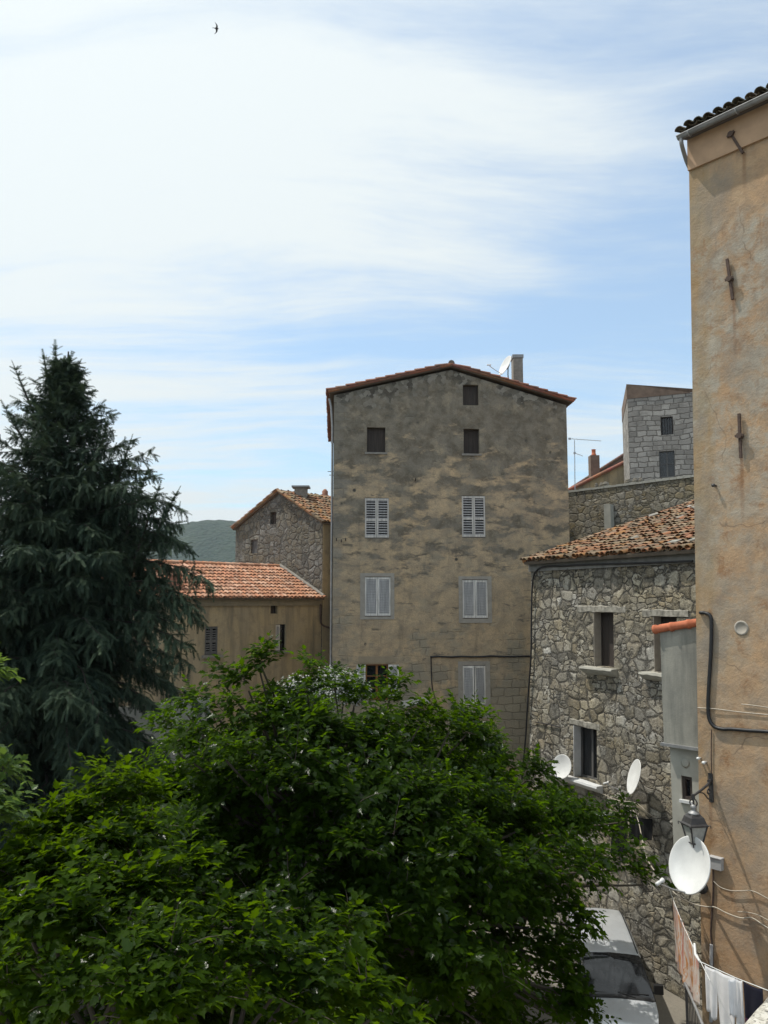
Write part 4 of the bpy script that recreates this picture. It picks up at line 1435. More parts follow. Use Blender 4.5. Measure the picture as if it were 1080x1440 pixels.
# ------------------------------------------------------------------ behind, on the right: wall, tower house, distant roofs
def back_right():
    rng = random.Random(31)
    P0, P1 = at(790, 690, 40.5), at(992, 666, 36.0)
    F = Fac(P0.xy, P1.xy)
    zl, zr = F.uz(800, 690.5)[1], F.uz(980, 667)[1]
    root = thing('terrace_wall', 'high rubble terrace wall with a pale coping behind the stone house', 'wall', F.pt(F.W / 2, 0))
    mb = MB()
    facade(mb, F, 0, F.W, -.3, [(0, zl - .1), (F.W, zr - .1)], [], None, .6)
    mb.build('wall', M['rubble_dark'], root)
    cm = MB()
    n = 22
    for i in range(n):
        a, b = i / n, (i + 1) / n
        p = F.pt(a * F.W, lerp(zl, zr, a) - .097 + rng.uniform(0, .004), .04)
        q = F.pt(b * F.W - .012, lerp(zl, zr, b) - .097, .04)
        cm.box(p, q - p, -F.n * .68, Vector((0, 0, .09 + rng.uniform(0, .03))))
    cm.build('coping', M['cement_pale'], root)
    sm = MB()
    for x in (835, 842, 848, 880, 890, 898):
        u = F.uz(x, 680)[0]
        z = topz([(0, zl), (F.W, zr)], u)
        c = F.pt(u, z + .1, -.3)
        r_ = rng.uniform(.08, .17)
        sm.lathe([(.01, -.15), (r_, -.1), (r_ * 1.15, .03), (r_ * .7, .14), (.01, .17)], c, (rng.uniform(-.3, .3), rng.uniform(-.3, .3), 1), 7)
    sm.build('loose_stones', M['rubble_dark'], root)
    # stone post standing against the wall
    pm = MB()
    u0, u1, z0, z1 = F.rect(854.5, 710, 867, 744)
    fbox(pm, F, u0, u1 - .12, z0 - 3, z1, .02, .4)
    po = pm.build('stone_post', M['cement_pale'])
    tag(po, 'pale stone post standing against the rubble terrace wall', 'post')
    # tower house of granite blocks
    A, B = at(884, 620, 48.0), at(1010, 620, 46.0)
    T = Fac(A.xy, B.xy)
    root = thing('tower_house', 'tall narrow house of squared granite blocks with a brown rendered top', 'house', T.pt(2.5, 0))
    zt0, zt1 = T.uz(884, 561)[1], T.uz(1000, 561)[1]
    ztl, ztr = T.uz(884, 540)[1], T.uz(978, 553)[1]
    w1, w2 = (*T.rect(929, 586, 946.5, 611.5), .3), (*T.rect(927, 634, 949, 671), .2)
    back = (at(876, 620, 54.5) - A)
    back.z = 0
    D = back.length
    mb = MB()
    facade(mb, T, 0, T.W, -.3, [(0, zt0), (T.W, zt0)], [w1, w2], back.normalized(), D)
    mb.build('wall', M['ashlar'], root)
    tm = MB()
    T2 = Fac(T.pt(0, 0, .03).xy, T.pt(T.W, 0, .03).xy)
    uk = T.uz(978, 553)[0]
    facade(tm, T2, -.02, T.W, zt0 + .002, [(-.02, ztl), (T.W, ztl + (ztr - ztl) * T.W / uk)], [], back.normalized(), D)
    tm.build('parapet', M['brown_render'], root)
    rm = MB()
    fbox(rm, T2, -.03, T.W, ztl - .0, ztl + .02, -.1, -.05)
    # dark barred upper window, glazed lower one
    fr = glazed(T, w1, root, M['wood_dark'], -.2, 0, 0)
    bm = MB()
    for i in range(5):
        u = lerp(w1[0], w1[1], (i + .5) / 5)
        bm.tube([T.pt(u, w1[2] + .01, -.08), T.pt(u, w1[3] - .01, -.08)], .016, 5)
    bm.build('bars', M['iron'], fr)
    glazed(T, w2, root, M['wood_grey'], -.12, 1, 1)
    # distant brown roofs with a chimney
    root = thing('distant_house', 'distant house with brown red tiled roofs and a brick chimney, left of the tower', 'house', at(850, 845, 56))
    def slope(px0, py0, px1, py1, px2, py2, px3, py3, Y0, Y1, pal):
        a, b, c, d = at(px0, py0, Y0), at(px1, py1, Y0), at(px2, py2, Y1), at(px3, py3, Y1)
        return a, b, c, d
    # front gable wall: verge rises to the right
    H = Fac(at(770, 700, 55).xy, at(900, 700, 55).xy)
    zA, zB = H.uz(800, 690)[1], H.uz(876, 652)[1]
    u0, u1 = H.uz(780, 700)[0], H.uz(890, 700)[0]
    k = (zB - zA) / (H.uz(876, 652)[0] - H.uz(800, 690)[0])
    zz = lambda u: zA + k * (u - H.uz(800, 690)[0])
    mb = MB()
    facade(mb, H, u0, u1, -.3, [(u0, zz(u0)), (u1, zz(u1))], [], None, 5)
    mb.build('wall', M['plaster_left'], root)
    tm = MB()
    a, b = H.pt(u0, zz(u0) + .05, .1), H.pt(u1, zz(u1) + .05, .1)
    n = 22
    for i in range(n):
        p = a + (b - a) * (i / n)
        tm.tube([p, p + (b - a) / n * 1.15], [.13, .11], 7, tuple(v * rng.uniform(.8, 1.15) for v in (.40, .17, .11)))
    tm.box(a - Vector((0, 0, .04)), b - a, -H.n * 5.2, Vector((0, 0, .08)), (.25, .11, .08))
    tm.build('roof', M['tile_new'], root)
    # the longer roof behind it
    a, b = at(785, 698, 62), at(885, 634, 62)
    tb = MB()
    tb.box(a - Vector((0, 0, 3)), b - a, Vector((0, 4, 0)), Vector((0, 0, 3.0)), (.15, .085, .065))
    n = 26
    for i in range(n):
        p = a + (b - a) * (i / n)
        tb.tube([p, p + (b - a) / n * 1.15], [.13, .11], 6, tuple(v * rng.uniform(.8, 1.15) for v in (.24, .12, .09)))
    tb.build('rear_roof', M['tile_grey'], root)
    cm = MB()
    c0, c1 = at(831, 665, 60), at(843, 640, 60)
    cm.abox((c0.x, 60, c0.z - .8), (c1.x, 60.7, c1.z))
    ch = cm.build('chimney', M['brown_render'], root)
    pm = MB()
    x = (c0.x + c1.x) / 2
    pm.lathe([(.17, 0), (.19, .1), (.15, .16), (.15, .45), (.18, .48), (.10, .48)], (x, 60.35, c1.z + .002), (0, 0, 1), 10)
    pm.build('chimney_pot', M['clay_red'], ch)
    # television aerial on its mast, standing behind the wall
    Y = 41.2
    b, t = at(808, 694, Y), at(808, 619, Y)
    root = thing('tv_aerial', 'thin television aerial mast standing beside the tall house roof', 'aerial', (b.x, b.y, b.z - 1.5))
    mm = MB()
    mm.tube([(b.x, b.y, b.z - 1.5), t], [.025, .02], 6)
    mm.build('mast', M['metal_grey'], root)
    am = MB()
    bo0, bo1 = at(801, 617, Y), at(845, 620, Y + 1.2)
    am.tube([bo0, bo1], .014, 5)
    dirb = (bo1 - bo0).normalized()
    for i in range(9):
        p = bo0 + (bo1 - bo0) * (.06 + .115 * i)
        am.tube([p - Vector((-.05, .13 - .008 * i, .0)), p + Vector((-.05, .13 - .008 * i, 0))], .009, 4)
    am.box(bo0 - Vector((.06, .03, .05)), (.12, 0, 0), (0, .06, 0), (0, 0, .1))
    am.build('antenna_array', M['metal_grey'], root)
    am = MB()
    p = at(808, 637, Y)
    q = at(819, 641, Y + .6)
    am.tube([p, q], .014, 5)
    for i in range(4):
        c = p + (q - p) * (.3 + .23 * i)
        am.tube([c - Vector((0, .1, .06)), c + Vector((0, .1, .06))], .008, 4)
    am.box(p - Vector((.05, .05, .05)), (.1, 0, 0), (0, .1, 0), (0, 0, .1))
    am.build('lower_array', M['metal_grey'], root)
back_right()

# ------------------------------------------------------------------ satellite dishes
def dish(name, label, c, facing, w, h, mount, arm_drop=.0, lnb=True, depth=.07, roll=0.0):
    """c: centre; facing: outward axis; mount: point on the wall or roof that carries it."""
    c, ax, mount = Vector(c), Vector(facing).normalized(), Vector(mount)
    x = Vector((0, 0, 1)).cross(ax).normalized()
    y = ax.cross(x)
    root = thing(name, label, 'satellite dish', mount, 'satellite dishes')
    mb = MB()
    rows, n, m = [], 36, 8
    for k in range(m + 1):
        r_ = k / m
        rows.append([c + x * (math.cos(2*math.pi*j/n) * r_ * w / 2) + y * (math.sin(2*math.pi*j/n) * r_ * h / 2) + ax * (depth * r_ * r_ - depth) for j in range(n)])
    last = rows[-1]
    cc = c - ax * 0
    rows.append([p + (p - c).normalized() * .008 + ax * .002 for p in last])
    rows.append([p + (p - c).normalized() * .012 - ax * .014 for p in last])
    mb.grid(rows, closed=True)
    mb.build('reflector', M['dish'], root, solid=.008)
    bk = MB()
    bc = c - ax * (depth + .02)
    bk.box(bc - x * .07 - y * .1 - ax * .06, x * .14, y * .2, ax * .055)
    bk.tube([bc - ax * .05, mount + (bc - mount) * .35 + Vector((0, 0, 0)), mount], .022, 8)
    bk.build('bracket', M['iron'], root)
    foot = c - y * (h / 2) * .98 - ax * .0
    tip = c + ax * (w * .78) - y * (h * .44)
    am = MB()
    am.tube([foot - ax * .03, foot + (tip - foot) * .5 - y * .015, tip], .013, 6)
    ar = am.build('arm', M['metal_grey'], root)
    lm = MB()
    la = (c - tip).normalized()
    lm.lathe([(.002, -.10), (.028, -.10), (.028, -.02), (.018, .0), (.034, .02), (.036, .06), (.002, .062)], tip + Vector((0, 0, .04)), la, 12)
    lm.build('receiver', M['plastic_white'], ar)
    return root

# big one by the corner of the ochre building
dish('satellite_dish', 'big white satellite dish below the street lamp on the ochre corner', at(969, 1216, 13.35), (-.83, -.50, .30), .74, .84,
     F_OC.pt(*F_OC.uz(994, 1249), .06), depth=.09)
# on the roof of the tall house
dish('satellite_dish', 'white satellite dish on the tall house roof in front of its chimney', at(710, 513.5, 32.9), (-.85, -.32, .38), .8, .85,
     at(715, 534, 33.1), depth=.09)
# two on the stone house
mp = F_ST.pt(*F_ST.uz(797, 1092), .0)
dish('satellite_dish', 'white satellite dish half hidden by leaves left of the lowest stone window', at(789.5, 1078, mp.y - .62), (-.62, -.72, .32), .66, .74, mp)
mp = F_ST.pt(*F_ST.uz(904, 1100), .0)
dish('satellite_dish', 'white satellite dish seen nearly edge on beside the grey annex', at(891, 1092, mp.y - .5), (-.955, -.02, .29), .86, .96, mp, depth=.06)

# ------------------------------------------------------------------ street lamp
def street_lamp():
    F = F_OC
    wp = F.pt(*F.uz(1003, 1107), .0)
    z_arm = wp.z
    root = thing('street_lamp', 'four sided black wall lantern on an iron bracket on the ochre wall', 'street lamp', wp)
    n, t, up = F.n, F.t, Vector((0, 0, 1))
    mb = MB()
    mb.box(wp - t * .035 - up * .24, t * .07, up * .46, n * .025)
    mb.tube([wp + n * .02 + up * .10, wp + n * .08 + up * .1], .03, 8)
    end = wp + n * .58 - up * .06
    mb.tube([wp + n * .02 + up * .08, wp + n * .3 + up * .0, end], [.022, .02, .018], 8)
    mb.tube(bez([wp + n * .02 - up * .2, wp + n * .12 - up * .17, wp + n * .25 - up * .07, wp + n * .4 - up * .03], 5), .011, 6)
    for s_ in (1, -1):
        pts = [wp + n * (.09 + .05 * math.cos(a) * (1 - a / 14)) + up * (-.06 + .05 * s_ * math.sin(a) * (1 - a / 14)) for a in [k * .5 for k in range(13)]]
        mb.tube(pts, .008, 5)
    mb.build('bracket', M['iron'], root)
    hm = MB()
    c = end
    hm.tube([c + up * .03, c - up * .05], .03, 8)
    for s_ in (1, -1):
        hm.tube(bez([c - up * .02 + t * .0, c + t * .05 * s_ - up * .07, c + t * .06 * s_ - up * .12, c + t * .02 * s_ - up * .17], 5), .011, 6)
    hm.tube([c - up * .04, c - up * .15], .014, 6)
    hm.build('hanger', M['iron'], root)
    # lantern axes: one face turned towards the street
    a = (n * .86 + t * -.5).normalized()
    b = up.cross(a)
    top = c - up * .15
    K = .74
    cap = MB()
    cap.lathe([(r_ * K, h_ * K) for r_, h_ in ((.002, .03), (.05, .02), (.068, -.02), (.06, -.06), (.04, -.085), (.075, -.115), (.115, -.14), (.125, -.165), (.11, -.175))], top, (0, 0, 1), 18)
    cap.build('finial', M['zinc'], root)
    sq = lambda r_, z: [top + a * (r_ * sx * K) + b * (r_ * sy * K) + up * (z * K) for sx, sy in ((1, 1), (-1, 1), (-1, -1), (1, -1))]
    rf = MB()
    rf.grid([sq(.095, -.165), sq(.15, -.23), sq(.185, -.345), sq(.215, -.375), sq(.215, -.395), sq(.19, -.396)], closed=True, smooth=False)
    rf.build('roof', M['iron'], root)
    zt, zb = -.395, -.76
    rt, rb = .19, .115
    fm = MB()
    for i in range(4):
        p, q = sq(rt, zt)[i], sq(rb, zb)[i]
        fm.tube([p, q], .013, 6)
        fm.tube([sq(rt, zt)[i], sq(rt, zt)[(i + 1) % 4]], .013, 6)
        fm.tube([sq(rb, zb)[i], sq(rb, zb)[(i + 1) % 4]], .013, 6)
        o_ = (sq(1, 0)[i] - top).normalized()
        fm.tube(bez([sq(rt, zt)[i], sq(rt, zt)[i] + o_ * .05 + up * .02, sq(rt, zt)[i] + o_ * .05 - up * .02], 3), .008, 5)
    fm.build('frame', M['iron'], root)
    for i in range(4):
        P_, Q_ = sq(rt - .012, zt + .0), sq(rb - .012, zb)
        pm = MB()
        pm.poly([P_[i], P_[(i + 1) % 4], Q_[(i + 1) % 4], Q_[i]])
        pm.build('pane', M['lantern_glass'], root, solid=.004)
    cm = MB()
    bot = top + up * (zb - .11) * K
    for i in range(4):
        q = sq(rb, zb)[i]
        mid = (q + bot) / 2 - up * .035
        cm.tube(bez([q, mid + (q - bot) * .12, bot + (q - bot) * .18 - up * .012, bot], 5), .009, 5)
    cm.lathe([(.002, .02), (.022, .01), (.03, -.015), (.018, -.04), (.002, -.05)], bot, (0, 0, 1), 10)
    cm.build('cradle', M['iron'], root)
street_lamp()

# ------------------------------------------------------------------ loose cables strung across the lane
def lane_cables():
    P = lambda px, py, Y: at(px, py, Y)
    st = lambda px, py, o=.06: F_ST.pt(*F_ST.uz(px, py), o)
    oc = lambda px, py, o=.04: F_OC.pt(*F_OC.uz(px, py), o)
    mb = MB()
    mb.tube(bez([st(853, 1117), st(868, 1124), st(880, 1128), st(893, 1128), st(905, 1133), st(915, 1143), st(926, 1150)], 5), .010, 5)
    o = mb.build('pale_cable', M['pale_cable'])
    tag(o, 'cream cable curling along the stone wall under the edge-on dish', 'cable')
    mb = MB()
    mb.tube(bez([st(890, 1130), P(896, 1150, 19.5), P(903, 1180, 17.5), P(909, 1205, 16), P(920, 1224, 15), P(935, 1240, 14.2), P(952, 1259, 13.7), oc(983, 1270, .1), oc(1000, 1276), oc(1014, 1277), oc(1030, 1285), oc(1050, 1292), oc(1066, 1292), oc(1085, 1304), oc(1110, 1318)], 6), .010, 6)
    o = mb.build('pale_cable', M['pale_cable'])
    tag(o, 'long cream cable swinging from the stone house across under the big dish', 'cable')
    mb = MB()
    mb.tube(bez([oc(1011, 1240), oc(1020, 1248), oc(1034, 1253), oc(1050, 1253.5), oc(1062, 1253), oc(1072, 1256), oc(1085, 1263), oc(1110, 1275)], 5), .008, 5)
    mb.tube(bez([oc(1046, 1283), oc(1060, 1284), oc(1075, 1288), oc(1090, 1296)], 5), .007, 5)
    o = mb.build('pale_cable', M['pale_cable'])
    tag(o, 'cream cable sagging across the ochre wall below the meter box', 'cable')
lane_cables()

# ------------------------------------------------------------------ washing
def cloth(mb, A, B, drop0, drop1, rng, nx=34, ny=18, fold=.035, freq=7.0, sway=(0, 0, 0), curve=0.0, gather=0.0):
    A, B = Vector(A), Vector(B)
    d = (B - A)
    L = d.length
    nrm = Vector((d.y, -d.x, 0)).normalized()
    ph = [rng.uniform(0, 6.28) for _ in range(4)]
    rows, uvs = [], []
    for j in range(ny + 1):
        v = j / ny
        row, ur = [], []
        for i in range(nx + 1):
            u = i / nx
            top = A + d * u - Vector((0, 0, 4 * curve * u * (1 - u)))
            dr = lerp(drop0, drop1, u) * (1 + .03 * math.sin(9 * u + ph[0]))
            amp = fold * (.25 + v)
            off = amp * (math.sin(freq * 6.28 * u / max(.4, 1) + ph[1] + 1.3 * v) * .6 + math.sin(freq * 2.2 * u + ph[2] - 2 * v) * .6)
            c = .5 - u
            p = top + nrm * off + Vector((0, 0, -dr * v)) + d * (gather * v * c) + Vector(sway) * v * v
            row.append(p)
            ur.append((u * L, -v * dr))
        rows.append(row)
        uvs.append(ur)
    mb.grid(rows, uvs=uvs)

def washing():
    rng = random.Random(44)
    # line along the terrace railing with the printed sheet
    A, B = at(944, 1258, 14.0), at(981.5, 1345, 11.6)
    mb = MB()
    mb.tube([A + (A - B) * .12 + Vector((0, 0, .04)), A, (A + B) / 2 - Vector((0, 0, .05)), B, B + (B - A) * .35 + Vector((0, 0, .05))], .005, 5)
    o = mb.build('clothesline', M['plastic_white'])
    tag(o, 'thin white line above the railing that carries the printed sheet', 'clothesline')
    mb = MB()
    cloth(mb, A, lerp(A, B, 1.0), .98, .62, rng, 46, 22, .035, 5, (-.02, -.05, 0), .03)
    o = mb.build('sheet', M['sheet'], solid=.002)
    tag(o, 'pink and orange watercolour print sheet hanging above the railing', 'sheet')
    # second line with white linen and dark clothes
    A, B = at(984, 1352, 11.45), at(1088, 1396, 10.45)
    mb = MB()
    mb.tube([A, (A + B) / 2 - Vector((0, 0, .015)), B], .006, 5)
    mb.tube([A - Vector((0, 0, .0)), A + Vector((.02, .2, .0)), A + Vector((.12, .5, .02))], .018, 6)
    o = mb.build('clothesline', M['plastic_white'])
    tag(o, 'thin line with the white linen and the navy garment below the ochre wall', 'clothesline')
    P = lambda k: A + (B - A) * k - Vector((0, 0, .012))
    for k0, k1, d0, d1, mt, lab, cat, nm in (
        (.075, .24, .56, .64, 'cloth_white', 'white cloth hanging at the far end of the lower line', 'cloth', 'linen_cloth'),
        (.235, .50, .74, .70, 'cloth_white', 'white shirt hanging in the middle of the lower line', 'shirt', 'shirt'),
        (.505, .60, .62, .55, 'cloth_white', 'narrow white towel hanging between the white shirt and the navy garment', 'towel', 'towel'),
        (.61, .86, .52, .62, 'cloth_navy', 'navy blue garment hanging next to the white linen by the parapet', 'garment', 'garment'),
    ):
        mb = MB()
        cloth(mb, P(k0), P(k1), d0, d1, rng, 22, 16, .02, 1.7, (0, .02, 0), .018, .10)
        o = mb.build(nm, M[mt], solid=.003)
        tag(o, lab, cat)
        if nm == 'shirt':                       # sleeve folded over
            ms = MB()
            cloth(ms, P(k1) + Vector((-.10, -.03, -.02)), P(k1) + Vector((.0, -.03, -.01)), .42, .48, rng, 8, 12, .02, 1.4)
            for v in ms.v:
                v -= base_of(o) * 0
            s_ = ms.build('sleeve', M['cloth_white'], o, solid=.003)
        if nm == 'garment':
            ms = MB()
            cloth(ms, P(k0) + Vector((.0, -.012, -.42)), P(k0 + .09) + Vector((0, -.012, -.45)), .2, .16, rng, 8, 8, .02, 2)
            ms.build('hem', M['cloth_purple'], o, solid=.003)
    # dark washing on the stone house
    st = lambda px, py, o_=.35: F_ST.pt(*F_ST.uz(px, py), o_)
    a, b = st(853, 1139), st(940, 1150)
    mb = MB()
    mb.tube([a, (a + b) / 2 - Vector((0, 0, .03)), b], .008, 5)
    for p in (a, b):
        mb.tube([p, p - F_ST.n * .38], .014, 5)
    o = mb.build('clothesline', M['iron'])
    tag(o, 'washing line on iron arms along the foot of the stone house', 'clothesline')
    Q = lambda k: a + (b - a) * k - Vector((0, 0, .02 + .03 * 4 * k * (1 - k)))
    for k0, k1, d, mt, lab, nm, cat in ((.04, .27, .45, 'cloth_white', 'white cloth hanging on the stone house line beside the leaves', 'linen_cloth', 'cloth'),
                               (.29, .55, 1.15, 'cloth_black', 'black garment hanging beside the white cloth on the stone house line', 'garment', 'garment'),
                               (.58, .93, .62, 'cloth_black', 'short black garment hanging nearest the annex on the stone house line', 'garment', 'garment')):
        mb = MB()
        cloth(mb, Q(k0), Q(k1), d, d * .92, rng, 16, 12, .05, 3)
        o = mb.build(nm, M[mt], solid=.003)
        tag(o, lab, cat)
washing()

# ------------------------------------------------------------------ raised landing with its railing, roughcast parapet
def landing():
    F = F_OC
    a, b = at(964, 1384, 12.35), at(993, 1446, 11.0)
    zt = a.z
    b.z = zt
    zf = zt - 1.02
    d = (b - a)
    d.z = 0
    d = d.normalized()
    n_in = Vector((-d.y, d.x, 0))
    if n_in.x < 0:
        n_in = -n_in
    mb = MB()
    p0 = Vector((a.x, a.y, 0)) - d * .15
    corner = [p0, p0 + d * 4.2]
    wall_pt = lambda p: p + n_in * 2.9
    pts = [corner[0], wall_pt(corner[0]) + d * .7, wall_pt(corner[1]), corner[1]]
    pts = [Vector((q.x, q.y, 0)) for q in pts]
    up = Vector((0, 0, zf))
    mb.poly([q + up for q in pts])
    for i in range(4):
        q, r_ = pts[i], pts[(i + 1) % 4]
        mb.poly([q, r_, r_ + up, q + up])
    o = mb.build('landing', M['rubble_dark'])
    tag(o, 'raised rubble landing under the washing lines at the foot of the ochre building', 'landing')
    root = thing('iron_railing', 'dark iron railing with thin bars below the printed sheet', 'railing', Vector((a.x, a.y, zf)))
    rm = MB()
    A = Vector((a.x, a.y, zt))
    B = A + d * 3.6
    rm.tube(bez([A - d * .05 - Vector((0, 0, .06)), A, A + d * .6 + Vector((0, 0, .015)), A + d * 1.4, B], 5), .020, 8)
    rm.build('handrail', M['zinc'], root)
    lm = MB()
    lm.tube([A - Vector((0, 0, .9)), B - Vector((0, 0, .9))], .014, 6)
    lm.build('lower_rail', M['iron'], root)
    for i in range(33):
        p = A + d * (.02 + .11 * i)
        bm = MB()
        bm.tube([p - Vector((0, 0, 1.02)), p - Vector((0, 0, .01))], .008 if i % 11 else .016, 5)
        bm.build('bar', M['iron'], root)
    # parapet of the photographer's own terrace
    p, q = at(1028, 1440, 1.74), at(1080, 1385, 1.917)
    p.z = q.z = (p.z + q.z) / 2
    e = (q - p).normalized()
    nn = Vector((e.y, -e.x, 0))
    mb = MB()
    s0 = p - e * .9
    L = 3.2
    rng = random.Random(2)
    nx = 60
    prof = [(0, -1.1), (0, -.03), (.012, -.008), (.03, 0), (.32, 0.004), (.34, -.01), (.35, -.03), (.35, -1.1)]
    rows = []
    for o_, z in prof:
        rows.append([s0 + e * (L * i / nx) + nn * (o_ + rng.gauss(0, .0016)) + Vector((0, 0, z + rng.gauss(0, .0012))) for i in range(nx + 1)])
    mb.grid(rows)
    mb.poly([r_[0] for r_ in rows])
    mb.poly([r_[-1] for r_ in rows][::-1])
    o = mb.build('parapet', M['granite'])
    tag(o, 'pale speckled roughcast parapet at the bottom right corner', 'parapet')
landing()

# ------------------------------------------------------------------ van
def van():
    # local frame: y backwards along the car from the nose, x to its left as seen from the front, z up
    c = at(866, 1381, 20.6)
    yaw = R(-7.5)
    fwd = Vector((math.sin(yaw), -math.cos(yaw), 0))          # heading, towards the camera
    right = Vector((-fwd.y, fwd.x, 0))                        # image right
    if right.x < 0:
        right = -right
    nose = Vector((c.x, c.y, 0)) + fwd * .98 + right * .0
    root = thing('van', 'silver grey van parked under the mulberry branches with dark windscreen', 'van', nose - fwd * 2.3)
    T = lambda x, y, z: nose + right * x - fwd * (y if y < 2.3 else 2.3 + (y - 2.3) * 1.28) + Vector((0, 0, z))
    top = [(0.0, .62), (.03, .78), (.12, .90), (.45, 1.00), (.9, 1.09), (1.0, 1.12), (1.35, 1.40), (1.75, 1.68), (1.95, 1.76), (2.3, 1.83), (3.0, 1.87), (3.8, 1.85), (4.25, 1.79), (4.42, 1.70), (4.52, 1.3), (4.58, .9), (4.60, .62)]
    wid = [(0.0, .62), (.06, .74), (.2, .82), (.5, .88), (1.0, .915), (4.0, .915), (4.4, .88), (4.6, .80)]
    def ip(tab, y):
        for (a, va), (b, vb) in zip(tab, tab[1:]):
            if a <= y <= b:
                t_ = (y - a) / (b - a)
                return va + (vb - va) * t_
        return tab[-1][1]
    def section(y, s, off=0.0):
        """s in -1..1 across the top from right side bottom to left side bottom."""
        Hh, Wb = ip(top, y), ip(wid, y)
        belt = min(1.02, Hh - .06)
        roofw = Wb - max(0.0, (Hh - 1.05)) * .26
        pts = [(Wb * .96, .28), (Wb, .45), (Wb * 1.0, belt - .2 if belt > .7 else .5), (Wb * .985, belt), (lerp(Wb * .985, roofw, .82), lerp(belt, Hh, .86)), (roofw - .06, Hh - .022), (roofw - .28, Hh), (0, Hh + .022)]
        ks = [0, .1, .28, .42, .62, .70, .80, 1.0]
        a = 1 - abs(s)
        for (k0, p0), (k1, p1) in zip(zip(ks, pts), list(zip(ks, pts))[1:]):
            if k0 <= a <= k1 + 1e-9:
                f = (a - k0) / (k1 - k0)
                x, z = lerp(p0[0], p1[0], f), lerp(p0[1], p1[1], f)
                break
        return x * (1 if s > 0 else -1), z
    ys = sorted({i * .08 for i in range(58)} | {.02, .05, 4.6})
    ss = [i / 40 for i in range(-40, 41)]
    mb = MB()
    mb.grid([[T(section(y, s)[0], y, section(y, s)[1]) for s in ss] for y in ys])
    mb.poly([T(section(0, s)[0], 0, section(0, s)[1]) for s in ss][::-1])
    mb.poly([T(section(4.6, s)[0], 4.6, section(4.6, s)[1]) for s in ss])
    mb.build('body', M['carpaint'], root, smooth=True)
    def patch(name, y0, y1, s0, s1, off, mat, parent=root, ny=12, ns=24):
        m = MB()
        rows = []
        for i in range(ny + 1):
            y = lerp(y0, y1, i / ny)
            row = []
            for j in range(ns + 1):
                s = lerp(s0, s1, j / ns)
                x, z = section(y, s)
                x2, z2 = section(y + .02, s)
                n = Vector((x * .8 if abs(s) > .3 else 0, 0, 0))
                row.append(T(x, y, z) + Vector((0, 0, 1)) * off * (.8 if abs(s) < .38 else .1) + right * (off * (0 if abs(s) < .3 else (1 if s > 0 else -1))) + fwd * off * .7 * (1 if y < 2.2 and abs(s) < .38 else 0))
            rows.append(row)
        m.grid(rows)
        return m.build(name, mat, parent, smooth=True)
    ws = patch('windscreen', 1.03, 1.90, -.40, .40, .012, M['glass'])
    for s_ in (1, -1):
        patch('side_window', 1.55, 2.45, .42 * s_, .555 * s_, .008, M['glass'])
        patch('side_window', 2.55, 3.35, .41 * s_, .555 * s_, .008, M['glass'])
        patch('side_window', 3.45, 4.1, .41 * s_, .555 * s_, .008, M['glass'])
        # roof rail strip
        m = MB()
        pts = []
        for i in range(20):
            y = lerp(1.98, 4.2, i / 19)
            x, z = section(y, .31 * s_)
            pts.append(T(x, y, z + .012))
        m.tube(pts, .016, 6)
        m.build('roof_strip', M['trim'], root)
        # door mirror
        m = MB()
        cx = 1.07 * s_
        m.box(T(cx - .11, 1.42, 1.03), right * .22, -fwd * .12, Vector((0, 0, .22)))
        m.tube([T(.90 * s_, 1.50, 1.02), T(cx, 1.48, 1.08)], .03, 6)
        m.build('door_mirror', M['trim'], root, bevel=.03)
        # headlight
        m = MB()
        m.box(T(.62 * s_ - .14, .03, .68), right * .28, -fwd * .22, Vector((0, 0, .17)))
        m.build('headlight', M['lamp_clear'], root, bevel=.04)
        for wy in (.88, 3.75):
            m = MB()
            o_ = T(.72 * s_, wy, .33)
            m.lathe([(.2, 0), (.30, .0), (.325, .03), (.325, .17), (.30, .2), (.2, .2)], o_, right * s_, 24)
            wh = m.build('wheel', M['rubber'], root)
            m = MB()
            m.lathe([(.2, .19), (.17, .17), (.05, .18), (.002, .18)], o_, right * s_, 20)
            m.build('rim', M['metal_grey'], wh)
        # wiper
        m = MB()
        b0 = Vector(T(.42 * s_ - .2, .99, 1.135))
        m.tube([T(.55 * s_ - .1, .98, 1.135), T(.25 * s_ - .2, 1.06, 1.205)], .013, 5)
        m.tube([T(.05 * s_ + .32 * (s_ > 0) - .62 * (s_ < 0), 1.05, 1.19), T(.05 * s_ + .0 + .72 * (s_ > 0) - .05 * (s_ < 0), 1.055, 1.185)], .009, 5)
        m.build('wiper', M['trim'], root)
    m = MB()
    m.tube([T(-.1, 2.18, 1.84), T(-.1, 2.42, 2.22)], [.009, .004], 5)
    m.build('aerial', M['trim'], root)
    patch('cowl', .93, 1.035, -.40, .40, .011, M['trim'], ny=3)
    m = MB()
    m.box(T(-.62, -.03, .33), right * 1.24, -fwd * .1, Vector((0, 0, .28)))
    m.build('bumper', M['trim'], root, bevel=.03)
    m = MB()
    m.box(T(-.30, -.012, .70), right * .6, -fwd * .06, Vector((0, 0, .12)))
    m.build('grille', M['trim'], root, bevel=.02)
    # bonnet shut line
van()

